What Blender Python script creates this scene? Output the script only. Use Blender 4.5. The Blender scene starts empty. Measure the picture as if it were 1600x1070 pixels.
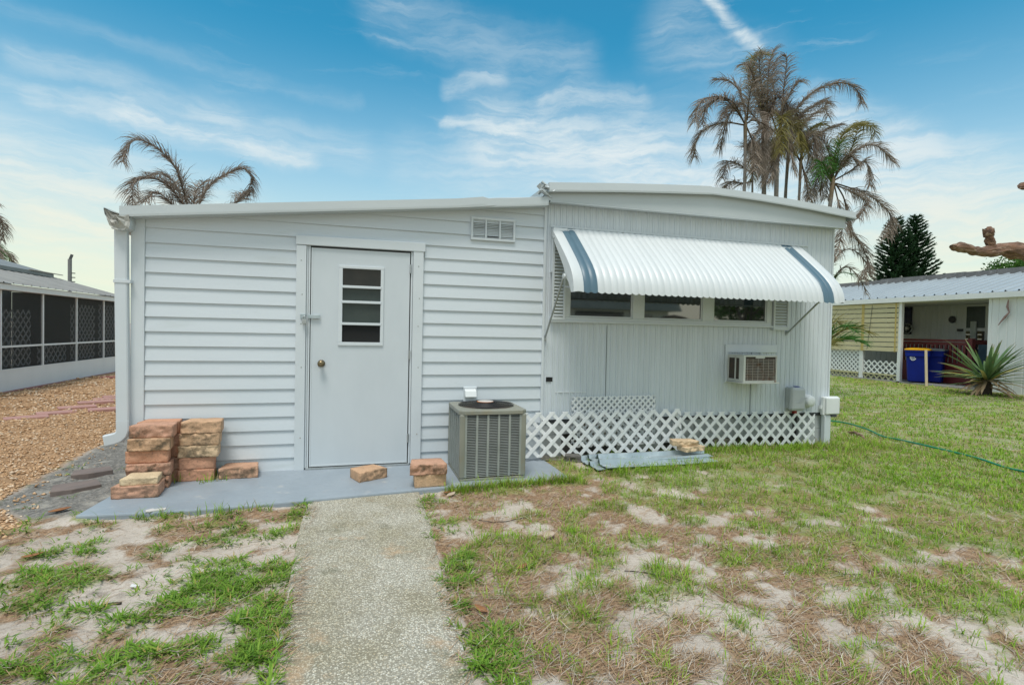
import bpy, math, random
import numpy as np
from mathutils import Vector, Matrix, Euler
random.seed(7); np.random.seed(7)
C = bpy.context.scene.collection
S = bpy.context.scene
R = math.radians

# ---------------------------------------------------------------- camera
cam = bpy.data.cameras.new("camera"); camo = bpy.data.objects.new("camera", cam); C.objects.link(camo)
cam.sensor_width = 36; cam.lens = 841.5 / 1600 * 36; cam.clip_end = 3000; cam.clip_start = 0.05
_y, _p, _r = R(16.0), R(-1.23), R(1.18)
_f = Vector((math.sin(_y) * math.cos(_p), math.cos(_y) * math.cos(_p), math.sin(_p)))
_ri = Vector((math.cos(_y), -math.sin(_y), 0)); _u = _ri.cross(_f)
_r2 = math.cos(_r) * _ri + math.sin(_r) * _u; _u2 = -math.sin(_r) * _ri + math.cos(_r) * _u
camo.matrix_world = Matrix(((_r2.x, _u2.x, -_f.x, 0), (_r2.y, _u2.y, -_f.y, -5.325), (_r2.z, _u2.z, -_f.z, 1.3246), (0, 0, 0, 1)))
S.camera = camo

# ---------------------------------------------------------------- light
SUN_EL, SUN_AZ = R(68), R(205)          # azimuth clockwise from +Y (north)
sun = bpy.data.lights.new("sun", 'SUN'); sun.energy = 2.5; sun.angle = R(20); sun.color = (1.0, 0.95, 0.87)
suno = bpy.data.objects.new("sun", sun); C.objects.link(suno)
_d = Vector((math.sin(SUN_AZ) * math.cos(SUN_EL), math.cos(SUN_AZ) * math.cos(SUN_EL), math.sin(SUN_EL)))
suno.rotation_euler = _d.to_track_quat('Z', 'Y').to_euler()
S.view_settings.view_transform = 'Standard'; S.view_settings.look = 'None'
S.view_settings.exposure = 0.08; S.view_settings.gamma = 1.0

STREAKS = [[-0.443,0.301,-0.259,0.301,0.0166,0.55],[-0.342,0.301,-0.088,0.281,0.02,0.85],[-0.233,0.32,-0.003,0.299,0.0357,0.35],[0.248,0.341,0.504,0.307,0.0535,0.85],[0.329,0.408,0.502,0.393,0.0214,0.45],[0.482,0.282,0.646,0.242,0.0535,0.7],[0.158,0.418,0.24,0.443,0.0178,0.45],[0.154,0.365,0.226,0.366,0.0083,0.6],[0.611,0.534,0.695,0.446,0.0105,0.85],[0.769,0.355,0.98,0.236,0.0333,0.6],[0.952,0.226,0.99,0.235,0.0071,0.5],[-0.517,0.179,-0.231,0.131,0.0892,0.85],[-0.481,0.402,-0.005,0.379,0.0119,0.15],[0.834,0.225,1.065,0.145,0.0713,0.75],[0.037,0.511,0.386,0.455,0.0416,0.3],[0.543,0.482,0.691,0.42,0.0476,0.3],[-0.481,0.31,-0.443,0.301,0.0143,0.25],[0.086,0.296,0.226,0.271,0.0476,0.3],[0.695,0.288,0.808,0.228,0.0713,0.6],[0.26,0.335,0.62,0.27,0.09,0.55],[0.80,0.20,1.06,0.13,0.11,0.6],[-0.55,0.17,-0.30,0.13,0.10,0.4],[0.62,0.30,0.86,0.27,0.06,0.5],[-0.46,0.345,-0.20,0.33,0.02,0.35]]
W = bpy.data.worlds.new("World"); S.world = W; W.use_nodes = True
def build_world():
    nt = W.node_tree; N = nt.nodes; L = nt.links; N.clear()
    out = N.new('ShaderNodeOutputWorld'); bg = N.new('ShaderNodeBackground'); L.new(bg.outputs[0], out.inputs[0])
    bg.inputs[1].default_value = 0.1
    sky = N.new('ShaderNodeTexSky'); sky.sky_type = 'NISHITA'; sky.sun_disc = False
    sky.sun_elevation = SUN_EL; sky.sun_rotation = SUN_AZ; sky.air_density = 1.0; sky.dust_density = 0.6; sky.ozone_density = 1.5
    def put(n, i, v):
        if isinstance(v, (int, float)): n.inputs[i].default_value = v
        elif isinstance(v, tuple): n.inputs[i].default_value = v
        else: L.new(v, n.inputs[i])
    def m(op, a, b=0.0, c=0.0):
        n = N.new('ShaderNodeMath'); n.operation = op; put(n, 0, a); put(n, 1, b); put(n, 2, c); return n.outputs[0]
    def vm(op, a, b=(0, 0, 0), s=1.0):
        n = N.new('ShaderNodeVectorMath'); n.operation = op; put(n, 0, a); put(n, 1, b); put(n, 3, s)
        return n.outputs['Value'] if op in ('DOT_PRODUCT', 'LENGTH') else n.outputs[0]
    def rng(v, a, b, c, d):
        n = N.new('ShaderNodeMapRange'); n.interpolation_type = 'SMOOTHSTEP'
        put(n, 0, v); put(n, 1, a); put(n, 2, b); put(n, 3, c); put(n, 4, d); return n.outputs[0]
    def mix(f, a, b, t='MIX'):
        n = N.new('ShaderNodeMix'); n.data_type = 'RGBA'; n.blend_type = t; n.clamp_factor = True
        put(n, 0, f); put(n, 6, a); put(n, 7, b); return n.outputs[2]
    def noise(v, sc, det=5, ro=.55, dist=0.0):
        n = N.new('ShaderNodeTexNoise'); L.new(v, n.inputs['Vector']); n.inputs['Scale'].default_value = sc
        n.inputs['Detail'].default_value = det; n.inputs['Roughness'].default_value = ro; n.inputs['Distortion'].default_value = dist; return n
    tc = N.new('ShaderNodeTexCoord'); sp = N.new('ShaderNodeSeparateXYZ'); L.new(tc.outputs['Generated'], sp.inputs[0])
    x, y, z = sp.outputs
    az = m('ARCTAN2', x, y); el = m('ARCSINE', m('MINIMUM', m('MAXIMUM', z, -1.0), 1.0))
    cb = N.new('ShaderNodeCombineXYZ'); L.new(az, cb.inputs[0]); L.new(el, cb.inputs[1]); p0 = cb.outputs[0]
    w1 = noise(p0, 9.0, 6); w2 = noise(p0, 40.0, 4)
    p = vm('ADD', p0, vm('SCALE', vm('SUBTRACT', w1.outputs['Color'], (.5, .5, .5)), s=.04))
    p = vm('ADD', p, vm('SCALE', vm('SUBTRACT', w2.outputs['Color'], (.5, .5, .5)), s=.012))
    tot = None
    for a0, e0, a1, e1, wd, it in STREAKS:
        dx, dy = a1 - a0, e1 - e0; l2 = dx * dx + dy * dy
        q = vm('SUBTRACT', p, (a0, e0, 0))
        t = m('MINIMUM', m('MAXIMUM', vm('DOT_PRODUCT', q, (dx / l2, dy / l2, 0)), 0.0), 1.0)
        sc = N.new('ShaderNodeVectorMath'); sc.operation = 'SCALE'; sc.inputs[0].default_value = (dx, dy, 0); L.new(t, sc.inputs[3])
        dist = vm('LENGTH', vm('SUBTRACT', q, sc.outputs[0]))
        v = rng(dist, wd * 1.6, 0.0, 0.0, it)
        tot = v if tot is None else m('ADD', tot, m('MULTIPLY', v, m('SUBTRACT', 1.0, tot)))
    # stretched cirrus fibres, drawn out along a falling diagonal
    mp = N.new('ShaderNodeMapping'); L.new(p, mp.inputs[0]); mp.inputs['Rotation'].default_value = (0, 0, R(18)); mp.inputs['Scale'].default_value = (3, 24, 1)
    fib = noise(mp.outputs[0], 1.6, 8, .62, .6).outputs['Fac']
    mp2 = N.new('ShaderNodeMapping'); L.new(p, mp2.inputs[0]); mp2.inputs['Rotation'].default_value = (0, 0, R(-35)); mp2.inputs['Scale'].default_value = (5, 22, 1)
    fib2 = noise(mp2.outputs[0], 2.0, 8, .65, .4).outputs['Fac']
    mask = m('MULTIPLY', tot, rng(m('ADD', m('MULTIPLY', fib, .6), m('MULTIPLY', fib2, .4)), .36, .62, .34, 1.08))
    wis = m('MULTIPLY', rng(fib, .50, .80, 0, .38), rng(noise(p, 3.0, 3).outputs['Fac'], .42, .7, 0, 1))
    mask = m('ADD', mask, m('MULTIPLY', wis, m('SUBTRACT', 1.0, mask)))
    # pale haze low down, and unseen cloud added overhead and to the south for brighter light
    hz = rng(el, 0.50, 0.0, 0.0, 0.86)
    mask = m('ADD', mask, m('MULTIPLY', hz, m('SUBTRACT', 1.0, mask)))
    away = m('MAXIMUM', rng(m('ABSOLUTE', m('SUBTRACT', az, .27)), 1.05, 1.6, 0, .8), rng(el, .62, 1.0, 0, .7))
    mask = m('ADD', mask, m('MULTIPLY', away, m('SUBTRACT', 1.0, mask)))
    cl = mix(rng(el, .30, .05, 0, 1), CLOUD_HI, CLOUD_LO)
    blue = mix(1.0, sky.outputs[0], SKY_TINT, 'MULTIPLY')
    L.new(mix(mask, blue, cl), bg.inputs[0])
CLOUD_HI = (7.0, 7.9, 8.2, 1); CLOUD_LO = (8.8, 8.7, 6.9, 1); SKY_TINT = (0.30, 1.45, 1.50, 1)
build_world()

# ---------------------------------------------------------------- helpers
ORG = {}
class MB:
    def __init__(s): s.v = []; s.f = []; s.mi = []; s.sm = []
    def add(s, vs, fs, mi=0, smooth=False):
        b = len(s.v); s.v.extend([tuple(q) for q in vs])
        for f in fs: s.f.append([b + i for i in f]); s.mi.append(mi); s.sm.append(smooth)
        return s
    def box(s, x0, x1, y0, y1, z0, z1, mi=0):
        vs = [(x, y, z) for z in (z0, z1) for y in (y0, y1) for x in (x0, x1)]
        return s.add(vs, [(0, 2, 3, 1), (4, 5, 7, 6), (0, 1, 5, 4), (2, 6, 7, 3), (0, 4, 6, 2), (1, 3, 7, 5)], mi)
    def obox(s, c, size, rot=(0, 0, 0), mi=0):
        M_ = Euler(rot).to_matrix(); c = Vector(c)
        vs = [c + M_ @ Vector((sx * size[0] / 2, sy * size[1] / 2, sz * size[2] / 2)) for sz in (-1, 1) for sy in (-1, 1) for sx in (-1, 1)]
        return s.add(vs, [(0, 2, 3, 1), (4, 5, 7, 6), (0, 1, 5, 4), (2, 6, 7, 3), (0, 4, 6, 2), (1, 3, 7, 5)], mi)
    def bar(s, a, b, w, h, mi=0, up=(0, 0, 1)):
        a = Vector(a); b = Vector(b); d = (b - a).normalized(); r = d.cross(Vector(up))
        if r.length < 1e-4: r = Vector((1, 0, 0))
        r.normalize(); u = r.cross(d)
        vs = [p + r * (i * w / 2) + u * (j * h / 2) for p in (a, b) for i, j in ((-1, -1), (1, -1), (1, 1), (-1, 1))]
        return s.add(vs, [(3, 2, 1, 0), (4, 5, 6, 7), (0, 1, 5, 4), (1, 2, 6, 5), (2, 3, 7, 6), (3, 0, 4, 7)], mi)
    def prism(s, poly, fn, t0, t1, mi=0):
        n = len(poly); vs = [fn(u, v, t0) for u, v in poly] + [fn(u, v, t1) for u, v in poly]
        fs = [tuple(range(n))[::-1], tuple(range(n, 2 * n))] + [(i, (i + 1) % n, n + (i + 1) % n, n + i) for i in range(n)]
        return s.add(vs, fs, mi)
    def tube(s, pts, rad, n=8, mi=0, smooth=True):
        pts = [Vector(p) for p in pts]; k = len(pts); rad = rad if hasattr(rad, '__len__') else [rad] * k
        vs = []; fs = []; prev = None
        for i, p in enumerate(pts):
            d = (pts[min(i + 1, k - 1)] - pts[max(i - 1, 0)]).normalized()
            if prev is None:
                prev = d.orthogonal().normalized()
            prev = (prev - d * prev.dot(d)).normalized(); q = d.cross(prev)
            for j in range(n):
                a = 2 * math.pi * j / n; vs.append(p + (prev * math.cos(a) + q * math.sin(a)) * rad[i])
        for i in range(k - 1):
            for j in range(n): fs.append((i * n + j, i * n + (j + 1) % n, (i + 1) * n + (j + 1) % n, (i + 1) * n + j))
        s.add(vs, fs, mi, smooth)
        s.add([vs[j] for j in range(n)], [tuple(range(n))[::-1]], mi); s.add([vs[(k - 1) * n + j] for j in range(n)], [tuple(range(n))], mi)
        return s
    def lathe(s, prof, c, axis='Z', n=24, mi=0, smooth=True):
        c = Vector(c); vs = []; fs = []; k = len(prof)
        for r, h in prof:
            for j in range(n):
                a = 2 * math.pi * j / n; u, v = r * math.cos(a), r * math.sin(a)
                vs.append(c + Vector({'Z': (u, v, h), 'Y': (u, h, v), 'X': (h, u, v)}[axis]))
        for i in range(k - 1):
            for j in range(n): fs.append((i * n + j, i * n + (j + 1) % n, (i + 1) * n + (j + 1) % n, (i + 1) * n + j))
        s.add(vs, fs, mi, smooth); s.add(vs[:n], [tuple(range(n))[::-1]], mi); s.add(vs[-n:], [tuple(range(n))], mi)
        return s
    def grid(s, rows, mi=0, smooth=False):
        h = len(rows); w = len(rows[0]); vs = [p for r in rows for p in r]
        return s.add(vs, [(i * w + j, i * w + j + 1, (i + 1) * w + j + 1, (i + 1) * w + j) for i in range(h - 1) for j in range(w - 1)], mi, smooth)
    def build(s, name, mats, parent=None, loc=None, bevel=0, cols=None):
        me = bpy.data.meshes.new(name)
        o3 = Vector(ORG.get(parent.name, (0, 0, 0))) if parent else Vector(loc or (0, 0, 0))
        me.from_pydata([tuple(Vector(q) - o3) for q in s.v], [], s.f)
        for m_ in (mats if isinstance(mats, (list, tuple)) else [mats]): me.materials.append(m_)
        me.polygons.foreach_set('material_index', s.mi); me.polygons.foreach_set('use_smooth', s.sm); me.update()
        o = bpy.data.objects.new(name, me); C.objects.link(o)
        if parent: o.parent = parent; ORG[o.name] = tuple(o3)
        else: o.location = o3; ORG[o.name] = tuple(o3)
        if bevel:
            b = o.modifiers.new('bevel', 'BEVEL'); b.width = bevel; b.segments = 2; b.limit_method = 'ANGLE'; b.angle_limit = R(40)
        return o
def tag(o, label=None, cat=None, group=None, kind=None):
    if label: o['label'] = label
    if cat: o['category'] = cat
    if group: o['group'] = group
    if kind: o['kind'] = kind
    return o
def thing(name, label, cat, loc=(0, 0, 0), group=None):
    o = bpy.data.objects.new(name, None); C.objects.link(o); o.location = loc; ORG[o.name] = tuple(loc); o.empty_display_size = .2
    return tag(o, label, cat, group)
def np_mesh(name, V, F, mat, cols=None, parent=None, smooth=False):
    me = bpy.data.meshes.new(name); V = np.asarray(V, np.float32)
    if parent is not None: V = V - np.array(ORG[parent.name], np.float32)
    me.vertices.add(len(V)); me.vertices.foreach_set('co', V.ravel())
    idx = np.concatenate([np.asarray(f, np.int32).ravel() for f in F]); tot = np.concatenate([np.full(len(f), np.asarray(f).shape[1], np.int32) for f in F])
    st = np.concatenate([[0], np.cumsum(tot)[:-1]]).astype(np.int32)
    me.loops.add(len(idx)); me.loops.foreach_set('vertex_index', idx)
    me.polygons.add(len(tot)); me.polygons.foreach_set('loop_start', st); me.polygons.foreach_set('loop_total', tot)
    if smooth: me.polygons.foreach_set('use_smooth', np.ones(len(tot), bool))
    me.update(calc_edges=True); me.validate()
    if cols is not None:
        for nm, cc in cols.items():
            cc = np.asarray(cc, np.float32)
            if cc.ndim == 1: a = me.attributes.new(nm, 'FLOAT', 'POINT'); a.data.foreach_set('value', cc)
            else:
                a = me.attributes.new(nm, 'FLOAT_COLOR', 'POINT'); a.data.foreach_set('color', np.concatenate([cc, np.ones((len(cc), 1), np.float32)], 1).ravel())
    me.materials.append(mat); o = bpy.data.objects.new(name, me); C.objects.link(o); ORG[o.name] = (0, 0, 0)
    if parent is not None: o.parent = parent; ORG[o.name] = ORG[parent.name]
    return o
def clip(poly, a, b, c):
    "keep the part of a 2-D polygon where a*u + b*v <= c"
    out = []
    for i in range(len(poly)):
        p, q = poly[i], poly[(i + 1) % len(poly)]; dp, dq = a * p[0] + b * p[1] - c, a * q[0] + b * q[1] - c
        if dp <= 0: out.append(p)
        if dp * dq < 0: t = dp / (dp - dq); out.append((p[0] + t * (q[0] - p[0]), p[1] + t * (q[1] - p[1])))
    return out
def lattice(mb, w, h, pitch, sw, th, fn, mi=0, ph=0.0):
    "diagonal slats in two layers, clipped to a w x h panel; fn(u, v, depth) -> point"
    for k, sg in enumerate((1, -1)):
        c = -h - pitch + ph
        while c < w + h + pitch:
            hw = sw * .7071
            if sg > 0: poly = [(c - hw - .01, -.01), (c + hw - .01, -.01), (c + hw + h + .01, h + .01), (c - hw + h + .01, h + .01)]
            else: poly = [(c - hw + .01, -.01), (c + hw + .01, -.01), (c + hw - h - .01, h + .01), (c - hw - h - .01, h + .01)]
            for A in ((-1, 0, 0), (1, 0, w), (0, -1, 0), (0, 1, h)):
                if poly: poly = clip(poly, *A)
            if len(poly) >= 3: mb.prism(poly, fn, k * th * 1.02, k * th * 1.02 + th, mi)
            c += pitch
    return mb

# ---------------------------------------------------------------- materials
def mat(name, c1, c2=None, scale=3.0, rough=.6, metal=0.0, bump=0.0, bscale=60.0, c3=None, s3=9.0, lo3=.6, hi3=.72, stretch=(1, 1, 1), spec=.5, attr=None, rnd=False, trans=0.0, alpha=1.0, rot=None, rv=0.0):
    m = bpy.data.materials.new(name); m.use_nodes = True; nt = m.node_tree; N = nt.nodes; L = nt.links; N.clear()
    out = N.new('ShaderNodeOutputMaterial'); b = N.new('ShaderNodeBsdfPrincipled'); L.new(b.outputs[0], out.inputs[0])
    b.inputs['Roughness'].default_value = rough; b.inputs['Metallic'].default_value = metal; b.inputs['Specular IOR Level'].default_value = spec
    tc = N.new('ShaderNodeTexCoord'); mp = N.new('ShaderNodeMapping'); mp.inputs['Scale'].default_value = stretch
    if rot: mp.inputs['Rotation'].default_value = rot
    L.new(tc.outputs['Object'], mp.inputs[0]); vec = mp.outputs[0]
    oi = None
    if rnd:
        oi = N.new('ShaderNodeObjectInfo'); ml = N.new('ShaderNodeMath'); ml.operation = 'MULTIPLY'; ml.inputs[1].default_value = 57.0; L.new(oi.outputs['Random'], ml.inputs[0])
        ad = N.new('ShaderNodeVectorMath'); L.new(vec, ad.inputs[0]); L.new(ml.outputs[0], ad.inputs[1]); vec = ad.outputs[0]
    def noise(sc, det=4, ro=.6):
        n = N.new('ShaderNodeTexNoise'); L.new(vec, n.inputs['Vector']); n.inputs['Scale'].default_value = sc; n.inputs['Detail'].default_value = det; n.inputs['Roughness'].default_value = ro; return n.outputs['Fac']
    def rng(v, a, b_, c=0.0, d=1.0):
        n = N.new('ShaderNodeMapRange'); L.new(v, n.inputs[0]); n.inputs[1].default_value = a; n.inputs[2].default_value = b_; n.inputs[3].default_value = c; n.inputs[4].default_value = d; return n.outputs[0]
    def mixc(f, a, b_, t='MIX'):
        n = N.new('ShaderNodeMix'); n.data_type = 'RGBA'; n.blend_type = t
        for i, v in ((0, f), (6, a), (7, b_)):
            if isinstance(v, (int, float)): n.inputs[i].default_value = v
            elif isinstance(v, (tuple, list)): n.inputs[i].default_value = tuple(v)[:3] + (1,)
            else: L.new(v, n.inputs[i])
        return n.outputs[2]
    if attr:
        a = N.new('ShaderNodeAttribute'); a.attribute_name = attr; col = a.outputs['Color']
    else: col = None
    if c2 is None: c2 = tuple(x * .86 for x in c1)
    base = mixc(rng(noise(scale), .3, .7), c1, c2)
    if rnd == 'colour':
        base = mixc(rng(oi.outputs['Random'], 0, 1, 0, .75), base, c3 or c2)
    col = base if col is None else mixc(1.0, col, mixc(rng(noise(scale), .3, .7), (1, 1, 1), (.75, .75, .75)), 'MULTIPLY')
    if c3 and rnd != 'colour': col = mixc(rng(noise(s3, 6, .65), lo3, hi3), col, c3)
    L.new(col, b.inputs['Base Color'])
    if rv: L.new(rng(noise(scale * 2.3), .3, .7, max(rough - rv, .03), min(rough + rv, 1)), b.inputs['Roughness'])
    if bump:
        bp = N.new('ShaderNodeBump'); bp.inputs['Strength'].default_value = bump; bp.inputs['Distance'].default_value = .01
        L.new(noise(bscale, 5), bp.inputs['Height']); L.new(bp.outputs[0], b.inputs['Normal'])
    sh = b.outputs[0]
    if trans:
        t = N.new('ShaderNodeBsdfTranslucent'); L.new(col, t.inputs[0]); mx = N.new('ShaderNodeMixShader'); mx.inputs[0].default_value = trans; L.new(sh, mx.inputs[1]); L.new(t.outputs[0], mx.inputs[2]); sh = mx.outputs[0]
    if alpha < 1:
        t = N.new('ShaderNodeBsdfTransparent'); mx = N.new('ShaderNodeMixShader'); mx.inputs[0].default_value = 1 - alpha; L.new(sh, mx.inputs[1]); L.new(t.outputs[0], mx.inputs[2]); sh = mx.outputs[0]
    L.new(sh, out.inputs[0])
    return m
PW = (.62, .67, .715)
mSiding = mat('white vinyl siding', PW, (.575, .63, .675), 1.2, .45, bump=.06, bscale=90, stretch=(.6, 1, 3), c3=(.50, .55, .56), s3=2.2, lo3=.60, hi3=.85)
mRib = mat('white ribbed sheet', (.635, .685, .73), (.57, .62, .66), 1.6, .42, bump=.04, bscale=40, stretch=(5, 1, .5), c3=(.48, .515, .52), s3=1.4, lo3=.62, hi3=.85)
mTrim = mat('white painted trim', (.63, .675, .71), (.585, .635, .67), 2.5, .5, bump=.05, bscale=70)
mFascia = mat('grey white fascia metal', (.52, .565, .585), (.46, .505, .525), 1.5, .4, bump=.05, bscale=12, stretch=(.5, 1, 2))
mDoor = mat('pale door paint', (.59, .64, .68), (.55, .60, .64), 2.2, .42, bump=.05, bscale=30, stretch=(1.5, 1, .6))
mAwn = mat('white awning metal', (.64, .675, .69), (.58, .615, .63), 1.8, .38, stretch=(5, .6, .6), c3=(.60, .63, .63), s3=5, lo3=.66, hi3=.82)
mStripe = mat('slate blue awning metal', (.095, .17, .225), (.075, .14, .19), 3, .4)
mGlass = mat('dark window glass', (.012, .016, .018), (.02, .024, .026), 2, .03, spec=1.0); mGlass.node_tree.nodes['Principled BSDF'].inputs['IOR'].default_value = 1.95
mGlassD = mat('black door glass', (.012, .015, .017), (.025, .024, .024), 8, .08, spec=.4)
mGlassG = mat('hazy green glass', (.05, .066, .062), (.03, .045, .045), 6, .3, spec=.35)
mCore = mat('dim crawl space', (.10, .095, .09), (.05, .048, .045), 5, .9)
mSeam = mat('grey seam', (.30, .335, .35), None, 3, .7)
mTanGrey = mat('weathered grey metal', (.45, .45, .42), (.33, .32, .29), 14, .6, .1, bump=.4, bscale=25)
mBlack = mat('black opening', (.006, .007, .008), None, 3, .8)
mGap = mat('dark gap', (.06, .065, .07), None, 3, .8)
mAlu = mat('bare aluminium', (.46, .49, .50), (.36, .385, .39), 12, .38, .75, bump=.05, bscale=80)
mGalv = mat('galvanised steel', (.47, .55, .58), (.37, .44, .475), 7, .42, .55, bump=.05, bscale=40, c3=(.62, .68, .70), s3=5, lo3=.55, hi3=.75)
mBrass = mat('tarnished brass', (.24, .19, .11), (.15, .12, .075), 20, .35, .8)
mSlab = mat('grey blue painted concrete', (.30, .345, .39), (.25, .295, .34), 2.6, .5, bump=.2, bscale=35, c3=(.42, .43, .43), s3=4.5, lo3=.60, hi3=.72, rv=.15)
mRoofD = mat('dull grey porch roof', (.25, .255, .25), (.18, .185, .185), 2, .6, bump=.1, bscale=12)
mRoof = mat('weathered grey roof sheet', (.40, .43, .44), (.30, .325, .335), 2, .5, bump=.1, bscale=12)
mLat = mat('white plastic lattice', (.78, .80, .81), (.70, .72, .725), 3, .5, c3=(.50, .50, .45), s3=2.6, lo3=.6, hi3=.8)
mLatOld = mat('yellowed lattice', (.58, .55, .36), (.46, .44, .26), 3, .6)
mTanWood = mat('tan board', (.34, .31, .25), (.24, .225, .19), 6, .8, bump=.2)
mSkirt = mat('grey white skirting', (.52, .55, .56), (.38, .40, .40), 3, .6, bump=.1)
mCond = mat('olive grey metal cabinet', (.265, .27, .225), (.215, .22, .185), 3, .45, c3=(.26, .21, .12), s3=3.5, lo3=.56, hi3=.8, rv=.1)
mFin = mat('grey louvre metal', (.33, .355, .335), (.26, .285, .265), 6, .5, c3=(.26, .235, .17), s3=2.5, lo3=.58, hi3=.85)
mBlkM = mat('black painted wire', (.018, .02, .024), (.03, .03, .034), 12, .45)
mLabel = mat('faded paper label', (.62, .60, .58), (.5, .48, .46), 30, .6)
mOrange = mat('orange sticker', (.58, .21, .06), None, 12, .6)
mBeige = mat('aged white enamel', (.60, .615, .58), (.53, .54, .50), 5, .45, c3=(.33, .21, .10), s3=7, lo3=.66, hi3=.85)
mRust = mat('rusty grille wire', (.44, .42, .39), (.34, .28, .22), 14, .7, c3=(.20, .085, .035), s3=9, lo3=.55, hi3=.68)
mDkFin = mat('dark condenser fins', (.05, .045, .042), (.075, .05, .035), 20, .7)
mBoxG = mat('grey plastic enclosure', (.43, .46, .475), (.39, .415, .43), 6, .5, bump=.03)
mBoxW = mat('white plastic box', (.74, .77, .78), (.68, .71, .72), 6, .45)
mBlueP = mat('blue plastic', (.003, .016, .23), (.003, .013, .19), 4, .5, spec=.25)
mNavy = mat('navy glass', (.005, .008, .04), None, 4, .2)
mYel = mat('yellow plastic lid', (.68, .36, .006), None, 4, .4)
mGreyP = mat('grey plastic lid', (.23, .25, .26), None, 4, .45)
mRubber = mat('black rubber', (.02, .02, .02), None, 4, .7)
mRedW = mat('dark red painted wood', (.15, .014, .018), (.10, .012, .015), 5, .55)
mRedP = mat('brick red paver', (.36, .145, .12), (.28, .12, .10), 9, .85, bump=.3, rnd=True)
mPinkP = mat('faded pink paver', (.46, .25, .22), (.37, .21, .185), 9, .85, bump=.3, rnd=True)
mSlate = mat('brown slate flag', (.22, .17, .15), (.16, .13, .12), 6, .8, bump=.4, bscale=20)
mShade = mat('cream slat shade', (.78, .71, .47), (.72, .655, .44), 6, .6, trans=.3)
mShadeB = mat('yellow shade tape', (.70, .55, .20), None, 6, .6, trans=.3)
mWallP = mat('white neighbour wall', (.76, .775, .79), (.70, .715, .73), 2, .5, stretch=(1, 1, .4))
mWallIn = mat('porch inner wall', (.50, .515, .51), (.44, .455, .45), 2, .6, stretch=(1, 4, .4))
mRoofR = mat('pale blue roof metal', (.40, .45, .485), (.35, .395, .43), 1, .45, .1)
mCap = mat('weathered roof edge', (.21, .20, .20), (.15, .145, .145), 4, .8, bump=.3, c3=(.38, .38, .38), s3=6, lo3=.6, hi3=.7)
mConc = mat('bare concrete', (.36, .35, .33), (.28, .275, .265), 5, .85, bump=.3)
mScreen = mat('black insect screen', (.012, .013, .016), None, 5, .7, alpha=.42)
mStake = mat('raw pine stake', (.62, .52, .36), (.52, .42, .28), 8, .7, stretch=(6, 6, .6))
mHose = mat('green garden hose', (.012, .23, .13), (.01, .18, .10), 10, .35)
mDeadW = mat('bare weathered limb', (.25, .135, .085), (.085, .05, .035), 11, .9, bump=1.0, bscale=34, c3=(.38, .27, .20), s3=16, lo3=.52, hi3=.64, stretch=(.25, 1, 1))
mTrunk = mat('grey palm trunk', (.25, .225, .20), (.16, .145, .13), 9, .85, bump=.5, bscale=30, stretch=(1, 1, 4))
mBark = mat('dark bark', (.07, .055, .045), (.045, .036, .03), 9, .9, bump=.6)
mLeaf = mat('leaf tint', (1, 1, 1), None, 4, .55, attr='tint', trans=.3, spec=.25)
mGrass = mat('grass tint', (1, 1, 1), None, 3, .6, attr='tint', trans=.3, spec=.2)
mStraw = mat('straw tint', (1, 1, 1), None, 3, .8, attr='tint', spec=.1)
mPeb = mat('pebble tint', (1, 1, 1), None, 60, .75, attr='tint', spec=.3)

# ---------------------------------------------------------------- ground
_T = np.random.RandomState(11).rand(8, 256, 256).astype(np.float32)
def vn(x, y, k=0):
    x = np.asarray(x, float) + 1000.37; y = np.asarray(y, float) + 1000.71
    i = np.floor(x).astype(int); j = np.floor(y).astype(int); u = x - i; v = y - j; u = u * u * (3 - 2 * u); v = v * v * (3 - 2 * v); T = _T[k % 8]
    a = T[i % 256, j % 256]; b = T[(i + 1) % 256, j % 256]; c = T[i % 256, (j + 1) % 256]; d = T[(i + 1) % 256, (j + 1) % 256]
    return (a * (1 - u) + b * u) * (1 - v) + (c * (1 - u) + d * u) * v
def fbm(x, y, k=0, n=4):
    s = 0; a = .5; t = 0
    for i in range(n): s = s + a * vn(x * 2 ** i, y * 2 ** i, k + i); t += a; a *= .5
    return s / t
def sst(a, b, x): t = np.clip((x - a) / (b - a), 0, 1); return t * t * (3 - 2 * t)
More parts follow.
